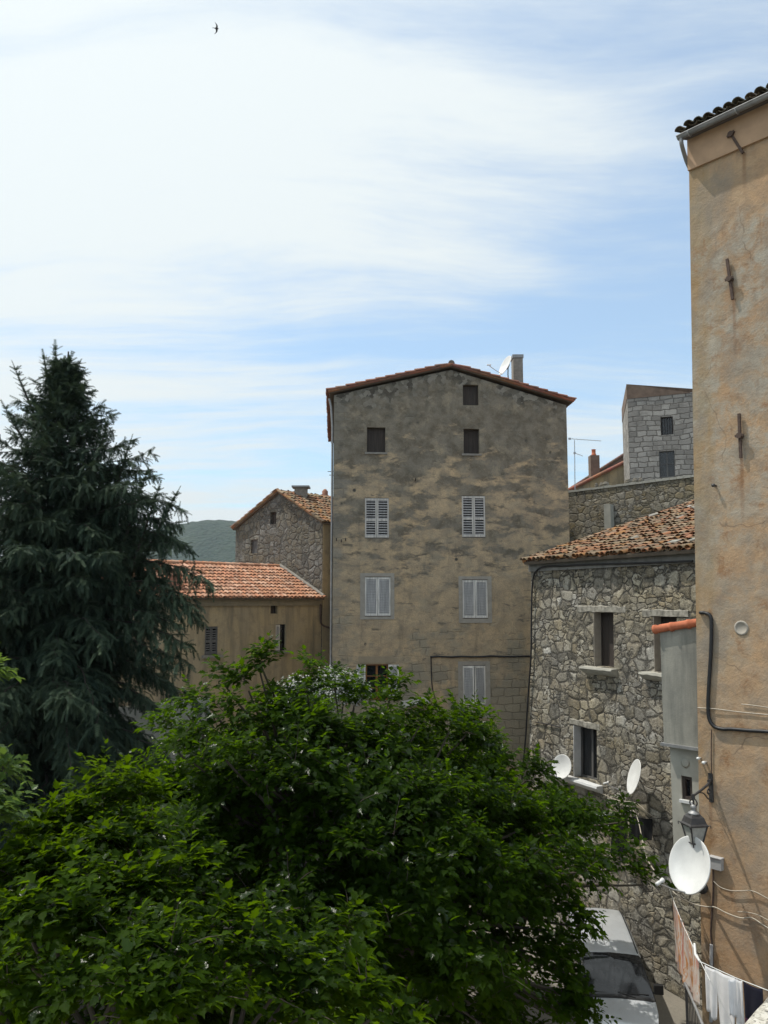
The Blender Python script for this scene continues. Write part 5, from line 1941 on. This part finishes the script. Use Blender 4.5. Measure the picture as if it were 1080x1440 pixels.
# ------------------------------------------------------------------ vegetation
LEAF_V = np.array([(0, 0, 0), (.14, .20, .05), (.34, .36, .07), (.44, .23, .02), (.62, .29, .02), (.76, .10, -.07), (1.05, 0, -.24),
                   (.76, -.10, -.07), (.62, -.29, .02), (.44, -.23, .02), (.34, -.36, .07), (.14, -.20, .05), (.34, 0, -.04), (.66, 0, -.11)], dtype=np.float64)
LEAF_F = [(0, 12, 1), (1, 12, 2), (2, 12, 3), (3, 12, 13), (3, 13, 4), (4, 13, 5), (5, 13, 6),
          (0, 11, 12), (11, 10, 12), (10, 9, 12), (9, 13, 12), (9, 8, 13), (8, 7, 13), (7, 6, 13)]
SPRAY_V = [(0, 0, 0)]
SPRAY_F = []
def _mk_spray():
    v, f = [], []
    n = 6
    for k in range(n):
        x = k / n
        for s in (1, -1):
            for zz in (0.25, -.4):
                i = len(v)
                w = .24 * (1 - .5 * x)
                v.extend([(x - .03, 0, 0), (x + .09, 0, 0), (x + .20, s * w, zz * w)])
                f.append((i, i + 1, i + 2) if s > 0 else (i + 1, i, i + 2))
    i = len(v)
    v.extend([(.8, .04, 0), (.8, -.04, 0), (1.12, 0, -.03)])
    f.append((i, i + 1, i + 2))
    return np.array(v, dtype=np.float64), f
SPRAY_V, SPRAY_F = _mk_spray()
SMALL_V = np.array([(0, 0, 0), (.5, .25, .05), (1, 0, -.1), (.5, -.25, .05)], dtype=np.float64)
SMALL_F = [(0, 3, 2), (0, 2, 1)]
STAR_V = np.array([(0, 0, 0)] + [(math.cos(a) * (.5 if i % 2 == 0 else .2), math.sin(a) * (.5 if i % 2 == 0 else .2), .06) for i, a in enumerate([k * math.pi / 5 for k in range(10)])], dtype=np.float64)
STAR_F = [(0, 1 + i, 1 + (i + 1) % 10) for i in range(10)]

def scatter(name, pos, dirs, nrms, size, tone, tv, tf, mat, parent):
    pos, dirs, nrms = np.asarray(pos, float), np.asarray(dirs, float), np.asarray(nrms, float)
    size, tone = np.asarray(size, float), np.asarray(tone, float)
    dirs /= np.linalg.norm(dirs, axis=1)[:, None] + 1e-9
    nrms = nrms - dirs * (nrms * dirs).sum(1)[:, None]
    nrms /= np.linalg.norm(nrms, axis=1)[:, None] + 1e-9
    side = np.cross(nrms, dirs)
    N, K = len(pos), len(tv)
    b = np.array(base_of(parent)) if parent is not None else np.zeros(3)
    V = (pos - b)[:, None, :] + size[:, None, None] * (tv[None, :, 0:1] * dirs[:, None, :] + tv[None, :, 1:2] * side[:, None, :] + tv[None, :, 2:3] * nrms[:, None, :])
    Fa = np.array(tf, dtype=np.int64)
    Fc = (Fa[None] + (np.arange(N) * K)[:, None, None]).reshape(-1, Fa.shape[1])
    me = bpy.data.meshes.new(name)
    me.vertices.add(N * K)
    me.vertices.foreach_set('co', V.reshape(-1).astype(np.float32))
    nl = Fc.size
    me.loops.add(nl)
    me.loops.foreach_set('vertex_index', Fc.reshape(-1).astype(np.int32))
    me.polygons.add(len(Fc))
    me.polygons.foreach_set('loop_start', np.arange(0, nl, Fa.shape[1], dtype=np.int32))
    me.polygons.foreach_set('loop_total', np.full(len(Fc), Fa.shape[1], dtype=np.int32))
    ca = me.color_attributes.new('tone', 'FLOAT_COLOR', 'POINT')
    t4 = np.ones((N, K, 4), dtype=np.float32)
    t4[:, :, :3] = np.clip(tone, 0, 1)[:, None, None]
    t4[:, :, 1] = np.random.RandomState(N).rand(N)[:, None]
    ca.data.foreach_set('color', t4.reshape(-1))
    me.uv_layers.new(name='UVMap')
    me.materials.append(mat)
    me.update(calc_edges=True)
    me.validate()
    o = bpy.data.objects.new(name, me)
    COL.objects.link(o)
    if parent is not None:
        o.parent = parent
    return o

def unit(rng, flat=1.0):
    while True:
        v = Vector((rng.uniform(-1, 1), rng.uniform(-1, 1), rng.uniform(-1, 1)))
        if .05 < v.length < 1:
            v = v.normalized()
            v.z *= flat
            return v.normalized()

def broadleaf(name, label, trunk, fork, blobs, seed, mat, leaf=(.10, .165), dens=75.0, rt=.22, group=None, fill=()):
    """blobs: (centre, radius) - each the end of a limb carrying a fan of leafy twigs."""
    rng = random.Random(seed)
    root = thing(name, label, 'tree', trunk, group)
    wood, limbs = MB(), MB()
    trunk, fork = Vector(trunk), Vector(fork)
    wood.tube(bez([trunk - Vector((0, 0, .2)), trunk + (fork - trunk) * .35 + Vector((.08, .05, 0)), trunk + (fork - trunk) * .7, fork], 4), [rt * (1.25 - .5 * i / 12) for i in range(13)], 10)
    pos, dirs, nrm, size, tone = [], [], [], [], []
    for C, r, dn in [(c_, r_, dens) for c_, r_ in blobs] + [(c_, r_, dens * .7) for c_, r_ in fill]:
        C = Vector(C)
        mid = fork + (C - fork) * .5 + Vector((rng.uniform(-.3, .3), rng.uniform(-.3, .3), .25 + .12 * (C - fork).length * .4))
        pts = bez([fork - Vector((0, 0, .3)), mid, C - Vector((0, 0, r * .25))], 6)
        limbs.tube(pts, [lerp(rt * .30, .014, (i / (len(pts) - 1)) ** .6) for i in range(len(pts))], 6)
        out = C - fork
        out.z *= .35
        out = out.normalized() if out.length > .01 else Vector((0, 0, 1))
        npl = max(2, round(dn * r * r * r / .216))
        for _ in range(npl):
            pc = C + unit(rng, .7) * r * (.05 + .74 * rng.random())
            pn = (Vector((0, 0, 1)) + out * rng.uniform(.1, .8) + unit(rng) * .35).normalized()
            e1 = pn.cross(Vector((.3, 1, .1))).normalized()
            e2 = pn.cross(e1)
            pr = rng.uniform(.30, .52) * (.7 + .5 * r)
            tb = rng.random() ** 1.3
            ls = rng.uniform(.78, 1.2)
            a0 = rng.uniform(0, 6.28)
            m = rng.randint(7, 11)
            for t_i in range(m):
                az = a0 + 2.4 * t_i
                op = math.sqrt((t_i + .5) / m) * 1.35            # opening angle from the tuft's axis
                d = (e1 * math.cos(az) + e2 * math.sin(az)) * math.sin(op) + pn * math.cos(op)
                L = pr * rng.uniform(.7, 1.15)
                sag = rng.uniform(.10, .30)
                q = [pc + d * (L * t_) + Vector((0, 0, .06 * L * t_ - sag * L * t_ * t_)) + unit(rng) * .006 for t_ in (0, .25, .5, .75, 1.0)]
                if rng.random() < .14:
                    limbs.tube(q, [.007, .006, .005, .004, .002], 3, caps=False)
                nl = max(4, int(L / .042))
                for k in range(nl):
                    t_ = min(.999, .15 + .85 * (k + rng.random() * .6) / nl)
                    a = min(3, int(t_ * 4))
                    p = q[a].lerp(q[a + 1], t_ * 4 - a)
                    tg = (q[a + 1] - q[a]).normalized()
                    ph_ = 2.4 * k + a0
                    sd = tg.cross(pn)
                    sd = sd.normalized() if sd.length > .05 else e1
                    up2 = sd.cross(tg)
                    s_ = (1 if k % 2 else -1) * rng.uniform(.45, 1.1)
                    if k >= nl - 2:
                        s_ *= .4
                    ld = tg * rng.uniform(.5, 1.0) + sd * s_ + up2 * rng.uniform(-.35, .3) - Vector((0, 0, rng.uniform(.0, .3)))
                    pos.append(p + ld.normalized() * .025)
                    dirs.append(ld)
                    nrm.append(pn * .7 + Vector((0, 0, .35)) + d * .25 + Vector((rng.gauss(0, .34), rng.gauss(0, .34), rng.gauss(0, .2))))
                    size.append(rng.uniform(*leaf) * ls * (1.0 if t_ < .85 else .72))
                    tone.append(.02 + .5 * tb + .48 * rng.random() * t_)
    wood.build('trunk', M['bark'], root)
    limbs.build('branches', M['bark'], root)
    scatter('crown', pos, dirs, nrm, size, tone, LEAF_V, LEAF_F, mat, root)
    return root, len(pos)

def mulberries():
    A = []
    HOL = ((248, 1128, 42, 40), (318, 1228, 52, 48), (432, 1245, 40, 62), (520, 1345, 60, 40), (640, 1385, 110, 50), (725, 1400, 50, 60), (700, 1180, 34, 22), (640, 1262, 34, 22), (560, 1085, 40, 18))
    def b(px, py, Y, r):
        if any(((px - hx) / wx) ** 2 + ((py - hy) / wy) ** 2 < 1 for hx, hy, wx, wy in HOL):
            return
        A.append((at(px, py, Y), r))
    # far skyline of the crown
    for q in ((361, 915, 13.2, .26), (366, 938, 13.1, .34), (350, 962, 13.0, .42), (318, 960, 13.0, .26), (300, 990, 12.6, .42), (262, 992, 13.6, .5), (395, 985, 13.2, .36),
              (428, 940, 13.8, .26), (438, 962, 13.8, .4), (470, 955, 14.4, .34), (498, 985, 14.2, .5), (535, 985, 14.6, .46), (553, 965, 14.8, .28), (590, 1010, 14.8, .55), (632, 1015, 15.0, .62),
              (668, 1008, 15.8, .5), (660, 1040, 16.0, .66), (705, 1072, 17.2, .62), (740, 1088, 18.0, .6), (776, 1132, 18.6, .55), (818, 1146, 18.6, .45), (850, 1146, 18.4, .36),
              (846, 1158, 17.4, .5), (878, 1150, 16.4, .3),
              (236, 1030, 13.0, .5), (280, 1045, 12.4, .5), (335, 1025, 12.4, .55), (400, 1020, 12.6, .65), (460, 1030, 13.0, .7), (520, 1040, 13.4, .7), (580, 1070, 13.6, .7),
              (272, 1062, 11.6, .42), (318, 1058, 11.4, .42), (362, 1085, 11.6, .36)):
        b(*q)
    # body of the crown
    for q in ((440, 1100, 12.0, .75), (500, 1120, 12.0, .75), (560, 1140, 12.2, .8), (620, 1120, 13.0, .8), (680, 1130, 13.6, .75), (735, 1150, 15.4, .7), (790, 1160, 16.2, .66),
              (600, 1200, 12.0, .75), (660, 1210, 12.4, .75), (720, 1215, 13.0, .7), (780, 1215, 13.5, .6), (838, 1205, 14.2, .5), (872, 1198, 14.4, .38), (888, 1216, 14.2, .24), (905, 1240, 14.2, .20),
              (842, 1238, 13.8, .36), (740, 1275, 12.6, .6), (790, 1270, 13.0, .5), (680, 1280, 12.0, .65), (540, 1220, 11.4, .7), (490, 1180, 11.2, .55),
              (760, 1330, 12.6, .5), (776, 1300, 12.9, .36), (764, 1345, 12.5, .34), (800, 1335, 12.9, .2), (790, 1388, 12.4, .24), (812, 1416, 12.4, .16), (822, 1300, 12.9, .14), (800, 1362, 12.8, .28), (810, 1398, 12.6, .26), (822, 1436, 12.4, .22), (786, 1425, 12.3, .24), (730, 1365, 12.1, .38),
              (640, 1325, 11.4, .5), (600, 1290, 11.2, .6), (550, 1300, 10.8, .6), (520, 1350, 10.2, .42), (575, 1365, 10.6, .35), (670, 1380, 11.4, .28)):
        b(*q)
    rf = random.Random(8)
    fill = []
    tops = [Vector(c_) for c_, _ in A]
    for _ in range(1400):
        if len(fill) >= 150:
            break
        x, y = rf.uniform(-4.2, 4.4), rf.uniform(9.6, 19.0)
        near_ = [t_.z for t_ in tops if math.hypot(t_.x - x, t_.y - y) < 1.1]
        if not near_:
            continue
        z = max(near_) - rf.uniform(1.1, 3.2)
        qx, qy = 540 + FPX * x / y, 845 + FPX * (CZ - z) / y
        if qx > 770 and qy > 1150 or qx > 700 and qy > 1290:
            continue
        if z > 4.3 and (y > 12.5 or z > 5.4):
            fill.append((Vector((x, y, z)), rf.uniform(.6, .8)))
    for q in ((240, 1130, 11.6, .6), (275, 1160, 11.3, .65), (330, 1150, 11.6, .7), (390, 1140, 11.8, .7), (420, 1200, 11.0, .65), (300, 1230, 10.6, .65), (360, 1240, 10.4, .65), (420, 1265, 10.2, .6),
              (250, 1100, 12.2, .6), (310, 1110, 12.2, .6), (470, 1270, 10.4, .55), (200, 1100, 12.0, .6), (215, 1060, 12.6, .5), (470, 1320, 10.0, .5)):
        fill.append((at(*q[:3]) - Vector((0, 0, 2.6)), q[3]))
    for i in range(6):                            # low leaves added to cover lit ground, standing for its deep shade
        for j in range(4):
            fill.append((at(545 + 44 * i + rf.uniform(-12, 12), 1345 + 34 * j, 14.6 + rf.uniform(-.5, .5)), .55))
    for q in ((250, 1040, 14.6, .6), (290, 1030, 14.4, .6), (330, 1045, 14.2, .6), (375, 1010, 14.4, .55), (415, 1005, 14.6, .6), (350, 1000, 14.6, .5), (455, 1005, 15, .6), (500, 1020, 15, .6), (240, 1075, 13.6, .6), (300, 1085, 13.4, .65), (360, 1070, 13.6, .65),
              (550, 1020, 15.2, .6), (600, 1045, 15.4, .6), (640, 1060, 15.4, .6)):
        fill.append((at(*q[:3]) - Vector((0, 0, .2)), q[3]))
    for _ in range(46):                           # unseen leaf masses added behind the crown to shade the ground
        x, y = rf.uniform(-4.4, 2.4), rf.uniform(16.2, 20.6)
        fill.append((Vector((x, y, rf.uniform(5.6, 7.5) - max(0, x) * .2)), rf.uniform(.75, .95)))
    for q in ((740, 1130, 22, .6), (775, 1142, 22, .6), (808, 1152, 22, .5), (836, 1164, 22, .42), (790, 1168, 20.5, .55), (826, 1182, 20.5, .42), (756, 1180, 20.5, .6),
              (796, 1196, 19.5, .5), (826, 1208, 19.5, .36), (765, 1210, 19.5, .55), (720, 1160, 21, .65)):
        A.append((at(*q[:3]), q[3]))  # thick leaf masses set here so that they shade the van
    Bk = [(c_, r_) for c_, r_ in A if c_.y > 15.9]
    Bf = [f_ for f_ in fill if f_[0].y > 15.9]
    A[:] = [f_ for f_ in A if f_[0].y <= 15.9]
    fill = [f_ for f_ in fill if f_[0].y <= 15.9]
    for _ in range(80):  # hidden rear crown, added to keep sun off the ground left of the van
        x, y = rf.uniform(-4.8, 2.8), rf.uniform(20.0, 23.6)
        Bf.append((Vector((x, y, rf.uniform(4.6, 6.1) - max(0, x) * .15)), rf.uniform(.8, 1.0)))
    r0 = broadleaf('mulberry_tree', 'farther mulberry tree rising behind the wide one, its mostly hidden crown added to shade the ground', Vector((1.4, 19.6, 0)), Vector((1.3, 19.4, 3.6)), Bk, 60, M['leaf'], leaf=(.085, .16), dens=6.0, rt=.22, fill=Bf)
    trunk, fork = Vector((-.8, 14.4, 0)), Vector((-.5, 14.0, 4.4))
    r1 = broadleaf('mulberry_tree', 'wide spreading mulberry tree with dark green leaves between the tall house and the van', trunk, fork, A, 61, M['leaf'], leaf=(.075, .15), dens=5.6, rt=.26, fill=fill)
    A = []
    for q in ((120, 1150, 9.2, .55), (170, 1120, 9.6, .5), (205, 1125, 9.8, .42), (60, 1170, 9.0, .55), (150, 1190, 8.8, .6), (215, 1180, 9.0, .45), (80, 1230, 8.4, .6), (20, 1240, 8.2, .6),
              (165, 1250, 8.2, .55), (235, 1250, 8.4, .5), (255, 1205, 8.8, .38), (20, 1310, 7.6, .55), (95, 1310, 7.6, .6), (180, 1330, 7.4, .55), (255, 1320, 7.8, .5),
              (320, 1330, 8.0, .5), (360, 1300, 8.4, .42), (330, 1390, 7.4, .48), (400, 1360, 7.9, .42), (440, 1335, 8.3, .36), (470, 1380, 8.0, .42), (430, 1420, 7.4, .45),
              (520, 1420, 7.8, .36), (560, 1445, 7.6, .32), (250, 1400, 7.0, .5), (170, 1410, 6.8, .5), (80, 1400, 6.8, .5), (0, 1400, 6.8, .5), (490, 1310, 8.9, .28)):
        b(*q)
    r2 = broadleaf('mulberry_tree', 'nearest leafy mulberry tree filling the bottom left corner', Vector((-2.2, 7.2, 0)), Vector((-2.1, 7.4, 4.6)), A, 62, M['leaf_near'], leaf=(.075, .15), dens=8.5, rt=.2, fill=[(at(px, py, Yy) - Vector((0, 0, 1.15)), .7) for px, py, Yy in ((60, 1200, 9.25), (150, 1210, 9.2), (230, 1260, 8.8), (60, 1300, 8.2), (150, 1300, 8.2), (240, 1330, 8.2), (330, 1350, 8.2), (60, 1400, 7.4), (160, 1400, 7.4), (260, 1400, 7.6), (360, 1410, 7.8), (450, 1400, 8.2), (0, 1250, 8.6), (0, 1350, 7.8), (420, 1330, 8.8), (310, 1280, 8.8), (250, 1220, 9.2), (300, 1330, 9.6), (380, 1330, 9.6), (200, 1180, 9.8))])
    A = []
    for q in ((-45, 948, 9.6, .26), (-18, 952, 9.6, .10), (-30, 1092, 8.8, .34), (0, 1090, 9.0, .16), (-35, 1140, 8.4, .34), (-8, 1155, 8.4, .18), (-80, 1020, 8.8, .4), (-90, 1120, 8.2, .5)):
        b(*q)
    r3 = broadleaf('plane_tree', 'pale leaved branches entering at the left edge in front of the cedar', Vector((-6.2, 8.4, 0)), Vector((-6.0, 8.5, 5.4)), A, 63, M['leaf_pale'], leaf=(.10, .16), dens=9, rt=.16)
    print('LEAVES', r1[1], r2[1], r3[1])
mulberries()

def cedar():
    rng = random.Random(77)
    Y = 22.0
    base = Vector((at(78, 845, Y).x, Y, 0))
    root = thing('cedar_tree', 'tall dark blue green cedar with drooping branches at the left', 'tree', base)
    Ht = at(78, 494, Y).z
    env = [(1.5, 3.2), (4, 3.9), (7, 4.1), (9.2, 4.15), (10.6, 3.95), (12, 3.3), (13.2, 2.75), (14.2, 2.05), (15.2, 1.4), (16.0, .72), (16.6, .36), (Ht, .08)]
    def rad(z):
        for (a, ra), (b_, rb) in zip(env, env[1:]):
            if a <= z <= b_:
                return ra + (rb - ra) * (z - a) / (b_ - a)
        return .15
    tm = MB()
    tp = [base + Vector((.05 * math.sin(i), .04 * math.cos(i * 1.3), Ht * i / 14)) for i in range(15)]
    tm.tube(tp, [lerp(.34, .02, (i / 14) ** .8) for i in range(15)], 9)
    tm.build('trunk', M['bark_dark'], root)
    bm = MB()
    pos, dirs, nrm, size, tone = [], [], [], [], []
    UPZ = Vector((0, 0, 1))
    def spray(p, d, s, tn):
        pos.append(p)
        dirs.append(d)
        nrm.append(Vector((rng.gauss(0, .4), rng.gauss(0, .4), 1)))
        size.append(s)
        tone.append(tn)
    def branch(p0, az, L, rise, droop, dens=1.0):
        h = Vector((math.cos(az), math.sin(az), 0))
        n = max(5, int(L / .24))
        q = []
        for k in range(n + 1):
            t_ = k / n
            q.append(p0 + h * (L * t_) + Vector((rng.gauss(0, .04), rng.gauss(0, .04), rise * L * t_ - droop * L * t_ ** 2.2 + rng.gauss(0, .02))))
        bm.tube(q, [lerp(.008 + .009 * L, .004, k / n) for k in range(n + 1)], 4, caps=False)
        sd = h.cross(UPZ)
        bt = rng.random()
        for k in range(1, n + 1):
            t_ = k / n
            tg = (q[k] - q[k-1]).normalized()
            for s_ in (1, -1):
                l2 = (.38 + .16 * L) * (1.15 - .7 * t_) * rng.uniform(.6, 1.4)
                dd = (tg * .8 + sd * s_ * rng.uniform(.4, 1.2) + Vector((0, 0, rng.uniform(-.7, .2)))).normalized()
                m = max(2, int(l2 / .13))
                p = q[k]
                for j in range(m):
                    d3 = (dd + Vector((rng.gauss(0, .18), rng.gauss(0, .18), -.16 * j * (droop + .3)))).normalized()
                    spray(p, d3, rng.uniform(.17, .26), .25 * bt + .45 * rng.random() + .25 * t_)
                    for _h in range(2):
                        hd = (d3 * .5 + sd * rng.uniform(-.8, .8) + h * rng.uniform(-.5, .5) + Vector((0, 0, rng.uniform(-1.3, .3)))).normalized()
                        spray(p, hd, rng.uniform(.15, .25), .3 * bt + .4 * rng.random())
                        if droop > .2 and rng.random() < .55:      # pendulous tips
                            spray(p + hd * .18, (hd + Vector((0, 0, -.9))).normalized(), rng.uniform(.16, .26), .3 * bt + .4 * rng.random())
                    p = p + d3 * .13
            spray(q[k], (tg + Vector((rng.gauss(0, .2), rng.gauss(0, .2), rng.gauss(0, .15)))).normalized(), rng.uniform(.26, .36), .5 + .4 * rng.random() * t_)
    # whorls up the stem
    z = 2.2
    i = 0
    while z < Ht - .25:
        f = z / Ht
        nb = 7 if f < .5 else 9
        for k in range(nb):
            az = i * 2.4 + 6.283 * k / nb + rng.uniform(-.3, .3)
            L = rad(z) * (.93 if f < .72 else 1.0) * (rng.uniform(.45, 1.15) if f < .85 else rng.uniform(.5, 1.0))
            fx = max(0.0, min(1.0, (f - .42) / .48 + rng.uniform(-.12, .12)))
            rise, droop = lerp(.16, .68, fx) * rng.uniform(.75, 1.25), lerp(.52, .10, fx) * rng.uniform(.7, 1.3)
            branch(base + Vector((0, 0, z - rise * L * .45)), az, L, rise, droop)
        i += 1
        z += .33 if f < .5 else .27
    # leader and the rising shoots on the right shoulder
    for px, py, Yt, px0, py0 in ((78, 492, 22, 80, 560), (62, 505, 22, 75, 575), (98, 508, 21.9, 84, 570), (150, 598, 21.5, 118, 720), (182, 625, 21.6, 140, 760), (205, 668, 21.3, 165, 790), (247, 697, 21.6, 195, 800), (222, 690, 21.2, 185, 800), (22, 520, 22, 55, 600), (8, 575, 22.2, 50, 650)):
        a, t_ = at(px0, py0, Yt), at(px, py, Yt)
        d = t_ - a
        L = d.length
        n = max(6, int(L / .16))
        side = d.normalized().cross(Vector((0, -1, 0))).normalized()
        bm.tube([a, a + d * .5, t_], [.05, .03, .006], 5, caps=False)
        for k in range(n + 1):
            u = k / n
            p = a + d * u
            m = 6 if py < 580 else 7
            for j in range(m):
                az = j * 6.283 / m + k * 2.4 + rng.uniform(-.3, .3)
                h = Vector((math.cos(az), math.sin(az), 0))
                LL = (lerp(.34, .09, u) if py < 580 else lerp(.85, .05, u ** .75)) * rng.uniform(.6, 1.2) * min(1.0, L * .55)
                mm = max(1, int(LL / .15))
                q = p.copy()
                for s_ in range(mm):
                    dd = (h + Vector((rng.gauss(0, .2), rng.gauss(0, .2), .55 - .3 * s_ / mm))).normalized()
                    spray(q, dd, rng.uniform(.15, .24), .35 + .5 * rng.random())
                    q = q + dd * .15
            spray(p, d.normalized(), .3, .6)
    # the long low bough reaching out over the orange roof
    for px, py, Yt in ((290, 815, 21.0), (268, 850, 20.6), (250, 880, 20.4), (262, 905, 20.2), (250, 930, 20), (245, 760, 21.3), (250, 715, 21.4), (238, 735, 21.2)):
        t_ = at(px, py, Yt)
        h = t_ - base
        az = math.atan2(h.y, h.x)
        L = math.hypot(h.x, h.y)
        rise, droop = .22, .30
        branch(Vector((base.x, base.y, t_.z - (rise - droop) * L)), az, L, rise, droop, 1.1)
    bm.build('branches', M['bark_dark'], root)
    print('SPRAYS', len(pos))
    scatter('crown', pos, dirs, nrm, size, tone, SPRAY_V, SPRAY_F, M['needle'], root)
cedar()

def flowering_shrub():
    rng = random.Random(91)
    for (lab, spots, s0) in (('white flowering shrub in front of the long low house', ((405, 985, 24, .65), (425, 972, 24, .55), (395, 1005, 23.8, .6)), 3),
                         ('white flowering shrub below the orange framed window', ((462, 962, 25, .55), (486, 966, 25, .55), (503, 972, 25.2, .42), (450, 985, 24.6, .6)), 4)):
        c0 = at(spots[0][0], spots[0][1], spots[0][2])
        root = thing('flowering_shrub', lab, 'shrub', Vector((c0.x, c0.y, 0)), 'white flowering shrubs behind the mulberry')
        st = MB()
        lp, ld, ln, ls, lt = [], [], [], [], []
        fp, fd, fn, fs, ft = [], [], [], [], []
        for px, py, Y, r in spots:
            c = at(px, py, Y)
            st.tube(bez([Vector((c0.x, c0.y, 0)), Vector((c0.x, c0.y, c.z * .5)), c], 5), [lerp(.09, .02, i / 10) for i in range(11)], 6)
            for _ in range(900):
                d = unit(rng)
                p = c + d * r * rng.random() ** .5
                lp.append(p); ld.append(unit(rng)); ln.append((rng.gauss(0, .4), rng.gauss(0, .4), 1)); ls.append(rng.uniform(.06, .12)); lt.append(rng.random())
            for _ in range(520):
                d = unit(rng)
                p = c + d * r * rng.uniform(.65, 1.08)
                fp.append(p); fd.append(unit(rng)); fn.append((d.x + rng.gauss(0, .3), d.y - .3, d.z + .5)); fs.append(rng.uniform(.05, .10)); ft.append(rng.random())
        st.build('stem', M['bark'], root)
        scatter('foliage', lp, ld, ln, ls, lt, SMALL_V, SMALL_F, M['leaf_shrub'], root)
        scatter('blossom', fp, fd, fn, fs, ft, STAR_V, STAR_F, M['petal'], root)
flowering_shrub()

# ------------------------------------------------------------------ garden wall glimpsed between the trees
def garden_wall():
    mb = MB()
    a, b = at(190, 990, 26), at(262, 985, 27.5)
    F = Fac(a.xy, b.xy)
    facade(mb, F, -3, F.W + 1, -.3, [(-3, b.z), (F.W + 1, b.z)], [], None, .3)
    o = mb.build('garden_wall', M['cement_pale'])
    tag(o, 'pale rendered garden wall glimpsed between the cedar and the mulberry', 'wall')
garden_wall()

# ------------------------------------------------------------------ swift overhead
def swift():
    c = at(304.5, 40, 27)
    root_b = MB()
    f = Vector((1, .25, -.02)).normalized()                 # heading, image right
    w = Vector((-.12, .25, 1)).normalized()                  # wings banked upright
    w = (w - f * w.dot(f)).normalized()
    up = f.cross(w)
    body = [(-.095, .004), (-.07, .012), (-.03, .02), (.01, .024), (.045, .02), (.065, .012), (.075, .003)]
    rows = [[c + f * x + (w * math.cos(2*math.pi*k/8) + up * math.sin(2*math.pi*k/8)) * r_ for k in range(8)] for x, r_ in body]
    root_b.grid(rows, closed=True)
    root_b.poly([c - f * .085 + w * .006, c - f * .085 - w * .006, c - f * .15 - w * .028, c - f * .115, c - f * .15 + w * .028])
    for s_ in (1, -1):
        lead, trail = [], []
        for k in range(9):
            t_ = k / 8
            x = .035 + .03 * math.sin(t_ * 2.2) - .13 * t_ ** 2
            ch = .075 * (1 - t_) ** .6 * (1 - .2 * t_) + .004
            y = .018 + .26 * t_
            lead.append(c + f * x + w * (s_ * y) + up * (.02 * t_ * s_))
            trail.append(c + f * (x - ch) + w * (s_ * y) + up * (.02 * t_ * s_))
        root_b.grid([lead, trail] if s_ > 0 else [trail, lead])
    o = root_b.build('swift', M['bird'], solid=.003)
    tag(o, 'small dark swift gliding high in the sky at the upper left', 'bird')
swift()

# ------------------------------------------------------------------ air
def haze():
    mb = MB()
    mb.abox((-2700, -2650, -76), (2700, 2700, 260))
    m = bpy.data.materials.new('haze')
    m.use_nodes = True
    m.node_tree.nodes.clear()
    g = NT(m.node_tree)
    v = g.n('ShaderNodeVolumePrincipled', {'Color': (.78, .88, 1.0, 1), 'Density': .00011, 'Anisotropy': .2})
    g.n('ShaderNodeOutputMaterial', {'Volume': v})
    o = mb.build('haze', m)
    tag(o, kind='stuff')
haze()
